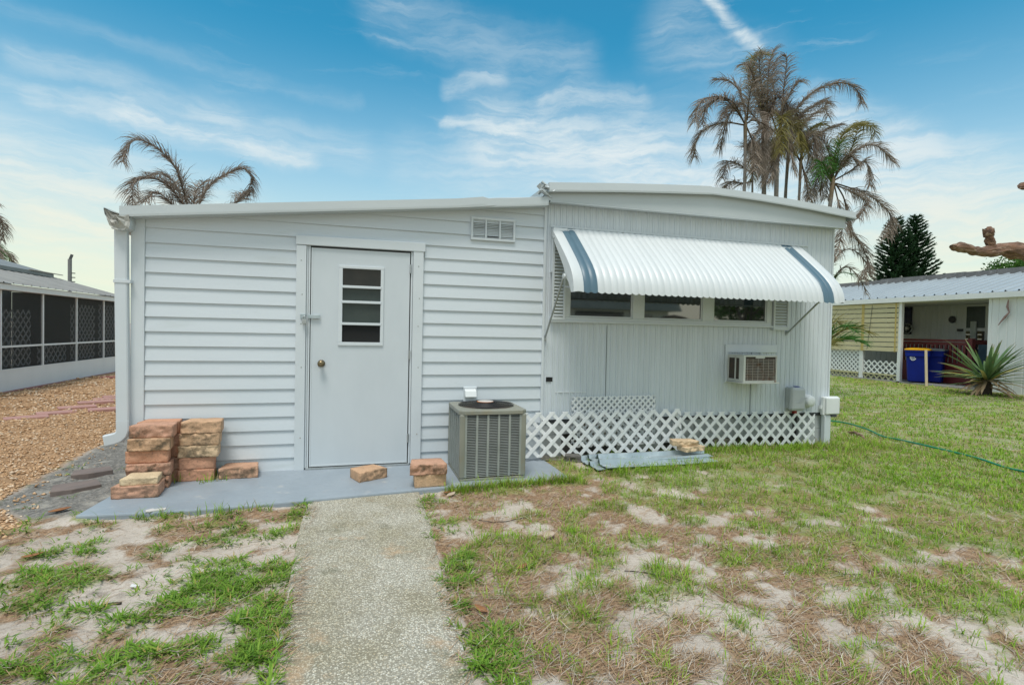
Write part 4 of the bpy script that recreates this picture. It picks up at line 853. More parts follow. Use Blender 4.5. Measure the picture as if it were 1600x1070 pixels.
# ---------------------------------------------------------------- lattice panels
def lat(name, label, x0, z0, w, h, pitch, sw, y0, lean, roll, ph=0.0, m_=mLat):
    mb = MB(); cr, sr = math.cos(roll), math.sin(roll)
    lattice(mb, w, h, pitch, sw, .006, lambda u, v, t: (x0 + u * cr - v * sr, y0 + t - .0 + lean * v, z0 + u * sr + v * cr), ph=ph)
    return tag(mb.build(name, m_, loc=(x0, y0, z0)), label, 'lattice panel')
lat('lattice_panel', 'long white lattice skirting panel leaning behind the condenser and metal sheets', 1.50, .035, 1.98, .455, .148, .036, -.135, .10, .004, .02)
lat('lattice_panel', 'white lattice skirting panel under the air conditioner, nearest the right corner', 3.40, .055, 1.97, .40, .152, .035, -.07, .05, -.016, .05)
lat('lattice_panel', 'small fine meshed lattice offcut standing behind the long skirting panel', 2.19, .10, 1.0, .54, .069, .021, -.045, .01, .006, .0)

# ---------------------------------------------------------------- metal sheets with stones
def sheet(label, x0, y0, z0, Ln, rot, tilt, nrib, seed):
    mb = MB(); prof = []; p_ = .235
    for k in range(nrib):
        for u, h in ((0, 0), (.03, 0), (.045, .038), (.072, .038), (.087, 0), (.12, .0), (.124, .004), (.134, .004), (.138, 0), (.18, 0), (.184, .004), (.194, .004), (.198, 0)): prof.append((u + k * p_, h))
    prof.append((nrib * p_, 0)); c, s = math.cos(rot), math.sin(rot); rows = []; r_ = random.Random(seed)
    for t in np.linspace(0, 1, 9):
        j = [r_.uniform(-.003, .003) for _ in prof]
        rows.append([(x0 + t * Ln * c + u * s, y0 + t * Ln * s - u * c, z0 + h + tilt * t + .004 * math.sin(t * 5 + seed) + q) for (u, h), q in zip(prof, j)])
    mb.grid(rows); o = mb.build('metal_sheet', mGalv, loc=(x0, y0, z0)); so = o.modifiers.new('thickness', 'SOLIDIFY'); so.thickness = .0025
    return tag(o, label, 'metal sheet', 'galvanised corrugated sheets stacked in front of the lattice')
sheet('galvanised corrugated sheet at the bottom of the pile by the lattice', 2.20, -.165, .012, 1.35, .05, .0, 2, 1)
sheet('galvanised corrugated sheet in the middle of the pile by the lattice', 2.29, -.20, .034, 1.28, .03, -.006, 2, 2)
sheet('galvanised corrugated sheet uppermost on the pile by the lattice', 2.36, -.27, .056, 1.26, .015, -.012, 1, 3)
block((3.43, -.44, .098), .27, .15, .05, 'rough pale stone lying directly on the metal sheets, under another stone', .95, 12, 81, .3, 1.6, 'rough pale stones')
block((3.34, -.40, .150), .29, .13, .055, 'upper rough pale stone weighing down the metal sheets', .9, -8, 82, .35, 1.6, 'rough pale stones')
o = block((2.13, -.24, -.01), .17, .11, .075, 'small dark grey stone on the ground left of the metal sheets', .5, -20, 83, 1, 1.8, 'loose dark stones'); o.data.materials[0] = mat('dark grey stone', (.16, .15, .135), (.09, .085, .08), 14, .9, bump=.5)
for k, (px, py, l_, lab) in enumerate(((2.02, -.08, .34, 'broken board edge lying in the gap below the long lattice'),)):
    tag(MB().obox((px, py, -.0), (l_, .13, .025), (.05, .06, -.3)).build('broken_board', mTanWood, loc=(px, py, 0), bevel=.003), lab, 'board')

# ---------------------------------------------------------------- hose, stick, litter
hp = [(5.72, 1.7, .02), (6.7, 1.85, None), (7.35, 1.45, None), (7.2, .83, None), (7.0, .40, None), (6.93, .10, None), (6.76, -.38, None), (6.80, -.74, None), (6.68, -1.05, None), (6.58, -1.36, None), (6.45, -1.75, None), (6.40, -2.4, None)]
hp = [Vector((x, y, (gz(np.array([x]), np.array([y]))[0] + .030 + .012 * math.sin(x * 9 + y * 7)) if z is None else z)) for x, y, z in hp]
sm = []
for i in range(len(hp) - 1):
    p0, p1, p2, p3 = hp[max(i - 1, 0)], hp[i], hp[i + 1], hp[min(i + 2, len(hp) - 1)]
    for t in np.linspace(0, 1, 7)[:-1]: sm.append(.5 * ((2 * p1) + (-p0 + p2) * t + (2 * p0 - 5 * p1 + 4 * p2 - p3) * t * t + (-p0 + 3 * p1 - 3 * p2 + p3) * t ** 3))
tag(MB().tube(sm + [hp[-1]], .0115, 8).build('garden_hose', mHose, loc=tuple(hp[5])), 'green garden hose trailing from the corner across the lawn', 'hose')
st = [Vector((6.86, .84, -.05)), Vector((6.76, .62, -.005)), Vector((6.55, .32, .01)), Vector((6.36, .10, -.01)), Vector((6.20, -.01, -.05))]
tag(MB().tube(st, [.012, .017, .019, .016, .008], 7).build('fallen_branch', mDeadW, loc=tuple(st[4])), 'curved dry palm stalk lying in the grass beside the hose', 'branch')
mDL = mat('dead leaf', (.36, .16, .06), (.24, .10, .045), 20, .7); mPaper = mat('scrap of white paper', (.75, .75, .76), None, 20, .7); mBark2 = mat('pale bark chip', (.52, .42, .32), (.40, .31, .23), 20, .8)
def leaf(name, x, y, L_, w, rot, m_, label, cat, z=None, grp=None):
    mb = MB(); n = 7; rows = []; zz = (gz(np.array([x]), np.array([y]))[0] if z is None else z) + .010; c, s = math.cos(rot), math.sin(rot)
    for i in range(n):
        t = i / (n - 1); hw = w * math.sin(math.pi * min(max(t, .03), .985)) ** .7 / 2; a = (t - .5) * L_
        rows.append([(x + a * c - q * s, y + a * s + q * c, zz + .012 * (t - .4) ** 2 * 4 + abs(q) * .5) for q in (-hw, 0, hw)])
    mb.grid(rows, smooth=True); o = mb.build(name, m_, loc=(x, y, zz)); o.modifiers.new('thickness', 'SOLIDIFY').thickness = .0012; return tag(o, label, cat, grp)
leaf('dead_leaf', -1.78, -1.62, .10, .04, .3, mDL, 'orange brown dead leaf among the weeds at the far left', 'leaf')
leaf('dead_leaf', -.33, -2.93, .10, .022, .05, mDL, 'orange dead leaf half on the left edge of the path', 'leaf')
leaf('dead_leaf', 1.24, -1.98, .12, .08, .9, mBark2, 'pale curled dead leaf on the brown thatch right of the path', 'leaf')
leaf('dead_leaf', .92, -2.42, .07, .04, .4, mDL, 'reddish dead leaf on the sand right of the path', 'leaf')
leaf('dead_leaf', .78, -.905, .16, .05, .2, mDL, 'brown dead leaf by the slab edge under the condenser', 'leaf')
leaf('dead_leaf', .60, -2.78, .08, .04, 2.2, mDL, 'brown dead leaf in the grass strip right of the path', 'leaf')
leaf('dead_leaf', -2.05, -.72, .13, .06, .5, mDL, 'tan dead leaf on the asphalt left of the slab corner', 'leaf')
leaf('dead_leaf', .75, -1.0, .10, .05, .7, mBark2, 'pale dead leaf on the sand in front of the dark stained block', 'leaf')
for k, (x, y, l_, lab) in enumerate(((-1.10, -2.12, .035, 'scrap of white paper among the weeds at left, by the dark twig'), (-.70, -2.02, .03, 'scrap of white paper between two weed clumps left of the path'), (-1.12, -2.93, .03, 'scrap of white paper on the sand at the lower left'), (.53, -2.44, .02, 'tiny white scrap in the grass strip right of the path'))):
    tag(MB().obox((x, y, gz(np.array([x]), np.array([y]))[0] + .012), (l_, l_ * .6, .004), (.2, .3, k)).build('paper_scrap', mPaper, loc=(x, y, -.06)), lab, 'litter')
tag(MB().obox((-1.36, -.985, .003), (.12, .05, .005), (0, 0, .2)).obox((-1.39, -.99, .004), (.05, .06, .006), (0, 0, .7)).build('paint_chip', mLabel, loc=(-1.36, -.985, 0)), 'pale flaked patch stuck to the front edge of the slab', 'chip')
for k, (pts, r_, lab) in enumerate(((((.86, -1.55), (.95, -1.60), (1.05, -1.61), (1.16, -1.58), (1.22, -1.60)), .003, 'thin dark twig on the sand at the top of the thatch'), (((1.5, -2.55), (1.6, -2.60), (1.66, -2.68), (1.72, -2.70), (1.80, -2.77)), .0032, 'dark twig on the pale sand at the lower middle'), (((2.6, -2.75), (2.68, -2.80), (2.75, -2.88), (2.86, -2.90)), .0032, 'dark twig beside the sand patch at the lower right'), (((-1.20, -2.30), (-1.14, -2.27), (-1.10, -2.285)), .007, 'short black twig under the largest weed clump at left'))):
    tag(MB().tube([(x, y, gz(np.array([x]), np.array([y]))[0] + .008) for x, y in pts], r_, 5).build('twig', mBark, loc=(*pts[0], -.06)), lab, 'twig')

# ---------------------------------------------------------------- pavers in the side yard
for k, (x, y, rot, lab) in enumerate(((-4.50, 3.88, .5, 'pink paver stepping stone nearest the front in the gravel'), (-4.32, 4.30, .5, 'second pink paver from the front in the left row in the gravel'), (-4.27, 4.78, .5, 'third pink paver from the front in the left row in the gravel'), (-4.24, 5.33, .5, 'fourth pink paver from the front in the left row in the gravel'), (-3.77, 4.54, .4, 'pink paver lying apart from its row, nearest the downspout'), (-4.24, 5.85, .5, 'fifth pink paver from the front in the gravel'), (-4.28, 6.35, .5, 'rearmost pink paver in the gravel beside the downspout'))):
    o = MB().box(-.24, .24, -.13, .13, -.03, .03).build('paver', mPinkP, loc=(0, 0, 0), bevel=.006); o.location = (x, y, gz(np.array([x]), np.array([y]))[0] + .0); o.rotation_euler = (0, 0, rot); tag(o, lab, 'paver', 'pink pavers in the gravel')
for k, (x, y, w, d, rot, lab) in enumerate(((-2.24, -.06, .33, .24, .5, 'brown slate flag nearest the slab corner'), (-2.30, .38, .30, .20, .45, 'thin brown slate flag behind the nearer one by the downspout'))):
    o = MB().prism([(-w * .5, -d * .45), (-w * .1, -d * .55), (w * .5, -d * .4), (w * .48, d * .5), (-w * .4, d * .48)], lambda u, v, t: (u, v, t), -.03, .022).build('slate_flag', mSlate, bevel=.005); o.location = (x, y, gz(np.array([x]), np.array([y]))[0] + .01); o.rotation_euler = (0, 0, rot); tag(o, lab, 'flagstone', 'slate flags on the asphalt')

# ---------------------------------------------------------------- left neighbour with a screened porch
XL = -6.497
ln = thing('screened_house', 'low white house with a black screened porch beyond the gravel yard', 'house', (XL, 9, -.1))
MB().box(XL - .12, XL, -6, 12.75, -.15, .362).build('knee_wall', mWallP, ln)
for y in (-4.6, -3.1, -1.6, -.1, 1.4, 2.85, 4.3, 5.72, 7.15, 8.58, 10.02, 11.46, 12.72): MB().box(XL - .045, XL + .004, y - .022, y + .022, .364, 1.90).build('screen_post', mWallP, ln)
MB().box(XL - .04, XL - .004, -6, 12.7, .80, .838).box(XL - .045, XL + .006, -6, 12.74, .3625, .385).build('screen_rail', mWallP, ln)
MB().box(XL - .024, XL - .020, -6, 12.7, .386, 1.90).build('insect_screen', mScreen, ln)
MB().box(XL - .12, XL + .10, -6, 12.85, 1.905, 2.02).build('eave', mWallP, ln, bevel=.005)
def roofsheet(name, m_, x0, z0, x1, z1, y0, y1, pitch, hgt, par, th=.03):
    mb = MB(); ys = [];
    y = y0
    while y < y1:
        for dy, h in ((0, 0), (.03, 0), (.045, hgt), (.075, hgt), (.09, 0)): ys.append((y + dy, h))
        y += pitch
    mb.grid([[(x0, q, z0 + h) for q, h in ys], [(x1, q, z1 + h) for q, h in ys]]); mb.add([(x0, y0, z0 - .002), (x1, y0, z1 - .002), (x1, y, z1 - .002), (x0, y, z0 - .002)], [(0, 1, 2, 3)])
    return mb.build(name, m_, par)
roofsheet('porch_roof', mRoofD, XL + .14, 2.03, -9.3, 2.86, -6, 12.75, .30, .02, ln)
MB().prism([(-8.0, 2.52), (-9.6, 2.99), (-9.6, 3.08), (-8.0, 2.61)], lambda u, v, t: (u, t, v), -6, 12.3).build('main_roof', mRoofD, ln); MB().prism([(-8.05, 2.62), (-8.0, 2.615), (-7.97, 2.62), (-8.0, 2.64)], lambda u, v, t: (u, t, v), 11.2, 12.75).build('roof_edge_strip', mTanWood, ln)
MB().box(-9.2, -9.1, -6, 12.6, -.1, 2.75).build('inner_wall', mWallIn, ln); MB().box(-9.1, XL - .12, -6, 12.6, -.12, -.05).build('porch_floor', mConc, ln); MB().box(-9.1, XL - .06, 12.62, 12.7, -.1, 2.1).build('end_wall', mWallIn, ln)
MB().box(-9.098, -9.05, 10.6, 12.2, .75, 1.75).build('house_window', mTrim, ln); MB().box(-9.049, -9.03, 10.7, 12.1, .82, 1.68).build('house_window_pane', mGlass, ln)
for y0, w, z0, h in ((7.25, 1.2, .40, 1.15), (8.7, 1.2, .40, .40), (10.1, 1.25, .4, 1.35), (11.55, 1.1, .4, 1.4), (5.8, 1.25, .4, 1.15)):
    lattice_mb = lattice(MB(), w, h, .19, .035, .008, lambda u, v, t: (XL - .16 - t, y0 + u, z0 + v)); lattice_mb.build('porch_lattice', mLat, ln)
tag(MB().box(XL + .003, XL + .11, -6, 12.9, -.16, -.035).build('curb', mRedP, loc=(XL, 9, -.1), bevel=.01), 'red painted curb along the foot of the screened porch', 'curb')
tag(MB().box(-6.05, -5.62, 9.9, 10.15, -.1, -.035).box(-6.0, -5.66, 9.92, 10.13, -.033, .01).build('red_flagstone', mRedP, loc=(-5.85, 10, -.1), bevel=.01), 'dark red paver lying by the curb of the screened porch', 'paver')
pole = thing('utility_pole', 'thin grey pole with small insulators rising behind the porch roof', 'pole', (-13.0, 24.7, 0))
MB().tube([(-13.0, 24.7, -.1), (-13.0, 24.7, 4.25)], .085, 8).build('shaft', mat('grey pole', (.17, .175, .18)), pole); MB().obox((-12.95, 24.7, 4.36), (.10, .06, .24), (0, .35, 0)).obox((-12.87, 24.7, 3.6), (.16, .05, .04)).obox((-12.87, 24.7, 3.4), (.16, .05, .04)).obox((-12.87, 24.7, 3.2), (.16, .05, .04)).build('insulator', mGap, pole)

# ---------------------------------------------------------------- right neighbour with a carport porch
XR = 16.915
rn = thing('porch_house', 'white house with pale blue metal roof and shaded open porch across the lawn', 'house', (XR, 7, -.1))
def yx(t0): return lambda u, v, t: (t, u, v)
roofsheet('roof', mRoofR, XR - .14, 2.66, 19.45, 3.42, -9, 13.2, .31, .045, rn)
MB().box(XR - .17, XR + .02, -9, 13.25, 2.50, 2.652).build('eave', mWallP, rn, bevel=.006)
mb = MB(); rr = random.Random(5); y = -9
while y < 13.2: w = rr.uniform(.6, 1.5); mb.box(19.40 + rr.uniform(0, .02), 19.62, y, min(y + w, 13.3) - .008, 3.40, 3.60 + rr.uniform(-.018, .018)); y += w
mb.build('roof_cap', mCap, rn); MB().prism([(19.5, 3.44), (24.5, 3.2), (24.5, 3.26), (19.5, 3.52)], lambda u, v, t: (u, t, v), -9, 13.2).build('rear_roof', mRoof, rn)
def ribbed(mb, x, ya, yb, za, zb, pitch=.2):
    pr = []; y = ya
    while y < yb - .02:
        for dy, dx in ((0, 0), (.012, .010), (.03, .010), (.042, 0)): pr.append((x + dx, min(y + dy, yb)))
        y += pitch
    pr.append((x, yb)); mb.grid([[(px, py, z) for px, py in pr] for z in (za, zb)])
mb = MB(); ribbed(mb, XR, -9, 5.46, -.15, 2.5); mb.add([(XR, 5.46, -.15), (19.0, 5.46, -.15), (19.0, 5.46, 2.5), (XR, 5.46, 2.5)], [(0, 1, 2, 3)]); mb.build('front_wall', mWallP, rn); MB().box(XR - .012, XR + .03, 5.40, 5.475, -.15, 2.5).build('corner_trim', mWallP, rn)
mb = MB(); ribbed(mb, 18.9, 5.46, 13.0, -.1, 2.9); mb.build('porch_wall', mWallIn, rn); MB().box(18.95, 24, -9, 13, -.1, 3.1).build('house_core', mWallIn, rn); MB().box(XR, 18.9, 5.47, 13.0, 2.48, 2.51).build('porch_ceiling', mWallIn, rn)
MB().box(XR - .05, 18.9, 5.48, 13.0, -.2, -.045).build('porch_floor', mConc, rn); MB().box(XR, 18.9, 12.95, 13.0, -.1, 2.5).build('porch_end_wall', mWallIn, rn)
MB().box(XR - .05, XR + .06, 7.94, 8.05, -.14, 2.5).build('porch_post', mWallP, rn, bevel=.006); MB().box(XR - .03, XR + .06, 9.30, 9.44, -.14, .90).build('porch_post', mWallP, rn, bevel=.006); MB().box(XR - .03, XR + .06, 10.9, 11.0, -.14, 2.5).build('porch_post', mWallP, rn, bevel=.006)
MB().box(XR - .022, XR + .012, 9.45, 11.4, .10, .15).box(XR - .022, XR + .012, 8.06, 9.29, .10, .15).build('rail', mLatOld, rn)
for y0, w, z0, h, m_, p_ in ((8.06, 1.23, .152, .43, mLat, .21), (9.45, 1.95, .152, .75, mLat, .165), (8.06, 1.23, -.12, .215, mLatOld, .21), (9.45, 1.95, -.12, .215, mLatOld, .165)):
    lattice(MB(), w, h, p_, .045, .008, lambda u, v, t: (XR + .01 + t * .9, y0 + u, z0 + v)).build('porch_lattice', m_, rn)
lattice(MB(), 1.95, 1.58, .20, .05, .008, lambda u, v, t: (XR + .10 + t, 9.45 + u, .92 + v)).build('porch_lattice', mLat, rn)
mb = MB()
for k in range(10): mb.box(XR - .062, XR - .055, 8.03, 11.4, .905 + k * .16, .905 + k * .16 + .132)
sd = mb.build('roll_up_shade', mShade, rn); MB().box(XR - .068, XR - .0625, 8.10, 8.15, .9, 2.49).box(XR - .068, XR - .0625, 9.26, 9.36, .9, 2.49).build('shade_tape', mShadeB, sd); MB().tube([(XR - .08, 8.96, 2.45), (XR - .085, 9.0, 1.9), (XR - .08, 9.08, 1.2), (XR - .08, 9.11, .95)], .006, 5).build('cord', mBlkM, sd)
MB().box(18.83, 18.895, 9.15, 10.05, 1.5, 2.46).build('dark_shutter', mNavy, rn)
# the door at the right end of the porch
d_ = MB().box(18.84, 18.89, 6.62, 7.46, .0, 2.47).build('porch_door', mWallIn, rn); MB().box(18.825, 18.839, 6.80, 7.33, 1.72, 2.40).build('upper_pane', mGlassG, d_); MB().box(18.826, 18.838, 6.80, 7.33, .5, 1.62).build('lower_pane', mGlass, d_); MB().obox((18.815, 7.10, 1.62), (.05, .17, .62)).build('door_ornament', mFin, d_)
MB().box(18.70, 18.80, 6.62, 6.87, -.03, 1.33).build('blue_panel', mat('dull blue panel', (.09, .17, .24)), rn)
MB().box(18.82, 18.9, 7.42, 7.60, 1.61, 1.69).build('door_bell', mBlkM, rn)
# wall ornaments
tag(MB().lathe([(.10, -.02), (.12, .0), (.05, .03), (.01, .04)], (18.85, 7.78, 2.0), 'X', 12).build('wall_ornament', mBlkM, loc=(18.85, 7.78, 2.0)), 'black round ornament hung on the porch wall', 'ornament')
mb = MB()
for k in range(9):
    a = k * .698; mb.obox((18.75, 9.2 + .12 * math.cos(a), 1.70 + .12 * math.sin(a)), (.05, .09, .16), (a, 0, 0))
f_ = thing('pinwheel', 'pale round pinwheel hanging before the dark shutter on the porch', 'ornament', (18.75, 9.2, 1.70)); mb.build('blade', mFin, f_); MB().lathe([(.05, -.04), (.04, .04)], (18.75, 9.2, 1.70), 'X', 12).build('hub', mLabel, f_)
mb = MB().tube([(XR - .06, 4.98, 2.44), (XR - .06, 5.0, 2.25), (XR - .06, 4.95, 2.1), (XR - .06, 5.04, 1.98), (XR - .06, 5.13, 1.86), (XR - .06, 5.2, 1.75)], [.012, .03, .016, .03, .018, .008], 6)
tag(mb.build('wind_chime', mat('faded pink cord', (.42, .25, .24), (.22, .15, .15), 30), loc=(XR - .06, 5, 2.44)), 'dangling faded pink wind chime on the white wall beside the porch', 'wind chime')
# red railing inside the porch
ra = thing('porch_railing', 'dark red wooden railing with slats across the open porch', 'railing', (17.75, 7.2, -.04))
MB().box(17.72, 17.82, 6.51, 8.55, 1.27, 1.34).box(17.74, 17.80, 6.51, 8.55, 1.16, 1.25).build('top_rail', mRedW, ra); MB().box(17.74, 17.80, 6.51, 8.55, -.03, .62).build('bottom_board', mRedW, ra)
y = 6.6
while y < 8.5: MB().box(17.742, 17.798, y, y + .07, .621, 1.158).build('slat', mRedW, ra); y += .135
MB().box(17.69, 17.83, 6.38, 6.505, -.045, 1.38).build('post', mRedW, ra); MB().box(17.83, 18.69, 6.42, 6.47, 1.2, 1.33).build('return_rail', mRedW, ra)
# wheeled bins
def bin_(x, y, rot, lid, label, emblem):
    b = thing('wheeled_bin', label, 'bin', (0, 0, 0)); mb = MB()
    def ring(hx, hy, z): return [(-hx, -hy + .03, z), (-hx + .03, -hy, z), (hx - .03, -hy, z), (hx, -hy + .03, z), (hx, hy - .03, z), (hx - .03, hy, z), (-hx + .03, hy, z), (-hx, hy - .03, z)]
    R_ = [ring(.24, .28, .05), ring(.25, .29, .12), ring(.285, .34, .80), ring(.29, .345, .82), ring(.31, .37, .84), ring(.31, .37, .97), ring(.325, .385, .98), ring(.325, .385, 1.02)]
    mb.grid([r + r[:1] for r in R_]); mb.add(R_[0], [tuple(range(8))[::-1]]); mb.add(R_[-1], [tuple(range(8))]); mb.build('bin_body', mBlueP, b)
    L_ = [ring(.33, .39, 1.022), ring(.335, .395, 1.05), ring(.30, .36, 1.075), ring(.18, .22, 1.095)]; mb = MB(); mb.grid([r + r[:1] for r in L_]); mb.add(L_[-1], [tuple(range(8))]); mb.add(L_[0], [tuple(range(8))[::-1]]); mb.tube([(-.2, .41, 1.03), (.2, .41, 1.03)], .018, 8); mb.build('bin_lid', lid, b)
    for sx in (-1, 1): MB().lathe([(.115, -.03), (.125, -.015), (.125, .015), (.115, .03)], (sx * .285, .27, .125), 'X', 18).build('wheel', mRubber, b)
    if emblem:
        e = MB(); cx, cz = -.10, .80
        for k in range(11):
            a = math.radians(-60 + k * 30) + math.pi / 2; e.obox((cx + .07 * math.cos(a), -.352, cz + .085 * math.sin(a)), (.03, .004, .028), (0, -a, 0))
        e.obox((cx - .03, -.3525, cz), (.018, .004, .05), (0, .3, 0)).obox((cx + .03, -.3525, cz), (.018, .004, .05), (0, -.3, 0)).obox((cx, -.3525, cz - .035), (.05, .004, .018)).build('emblem', mBoxW, b)
    b.location = (x, y, -.045); b.rotation_euler = (0, 0, rot); return b
bin_(17.12, 7.52, R(-62), mYel, 'blue wheeled bin with a yellow lid and white emblem on the porch', True)
bin_(17.62, 7.42, R(-66), mGreyP, 'blue wheeled bin with a grey lid behind the yellow lidded one', False)
tag(MB().bar((16.55, 6.84, -.12), (16.62, 6.95, 1.0), .065, .03).build('wooden_stake', mStake, loc=(16.55, 6.84, -.12)), 'raw pine stake leaning upright before the blue bins', 'stake')

# ---------------------------------------------------------------- palms
LEFT_FRONDS = [[[-3.6,8.3,3.6],[-3.67,8.19,3.99],[-3.84,8.07,4.66],[-4.03,7.96,4.94],[-4.28,7.84,5.12],[-4.53,7.73,5.13],[-4.66,7.61,4.8],[-4.65,7.5,4.6]],[[-3.64,8.3,3.59],[-3.75,8.13,3.97],[-3.96,7.97,4.29],[-4.2,7.8,4.39],[-4.39,7.63,4.33],[-4.46,7.47,4.08],[-4.4,7.3,3.7]],[[-3.56,8.3,3.6],[-3.47,8.37,4.05],[-3.29,8.44,4.47],[-2.96,8.51,4.79],[-2.65,8.59,4.97],[-2.46,8.66,4.83],[-2.47,8.73,4.53],[-2.58,8.8,4.38]],[[-3.49,8.3,3.69],[-3.12,8.55,3.94],[-2.83,8.8,4.2],[-2.75,9.05,4.47],[-2.65,9.3,4.63]],[[-3.64,8.3,3.59],[-3.92,8.1,3.91],[-4.05,7.9,4.06],[-4.16,7.7,4.06],[-4.24,7.5,3.83]],[[-3.6,8.3,3.6],[-3.63,8.57,4.17],[-3.65,8.83,4.45],[-3.55,9.1,4.73]],[[-3.62,8.3,3.59],[-3.87,8.45,4.21],[-4.05,8.6,4.53],[-4.27,8.75,4.72],[-4.55,8.9,4.73]]]
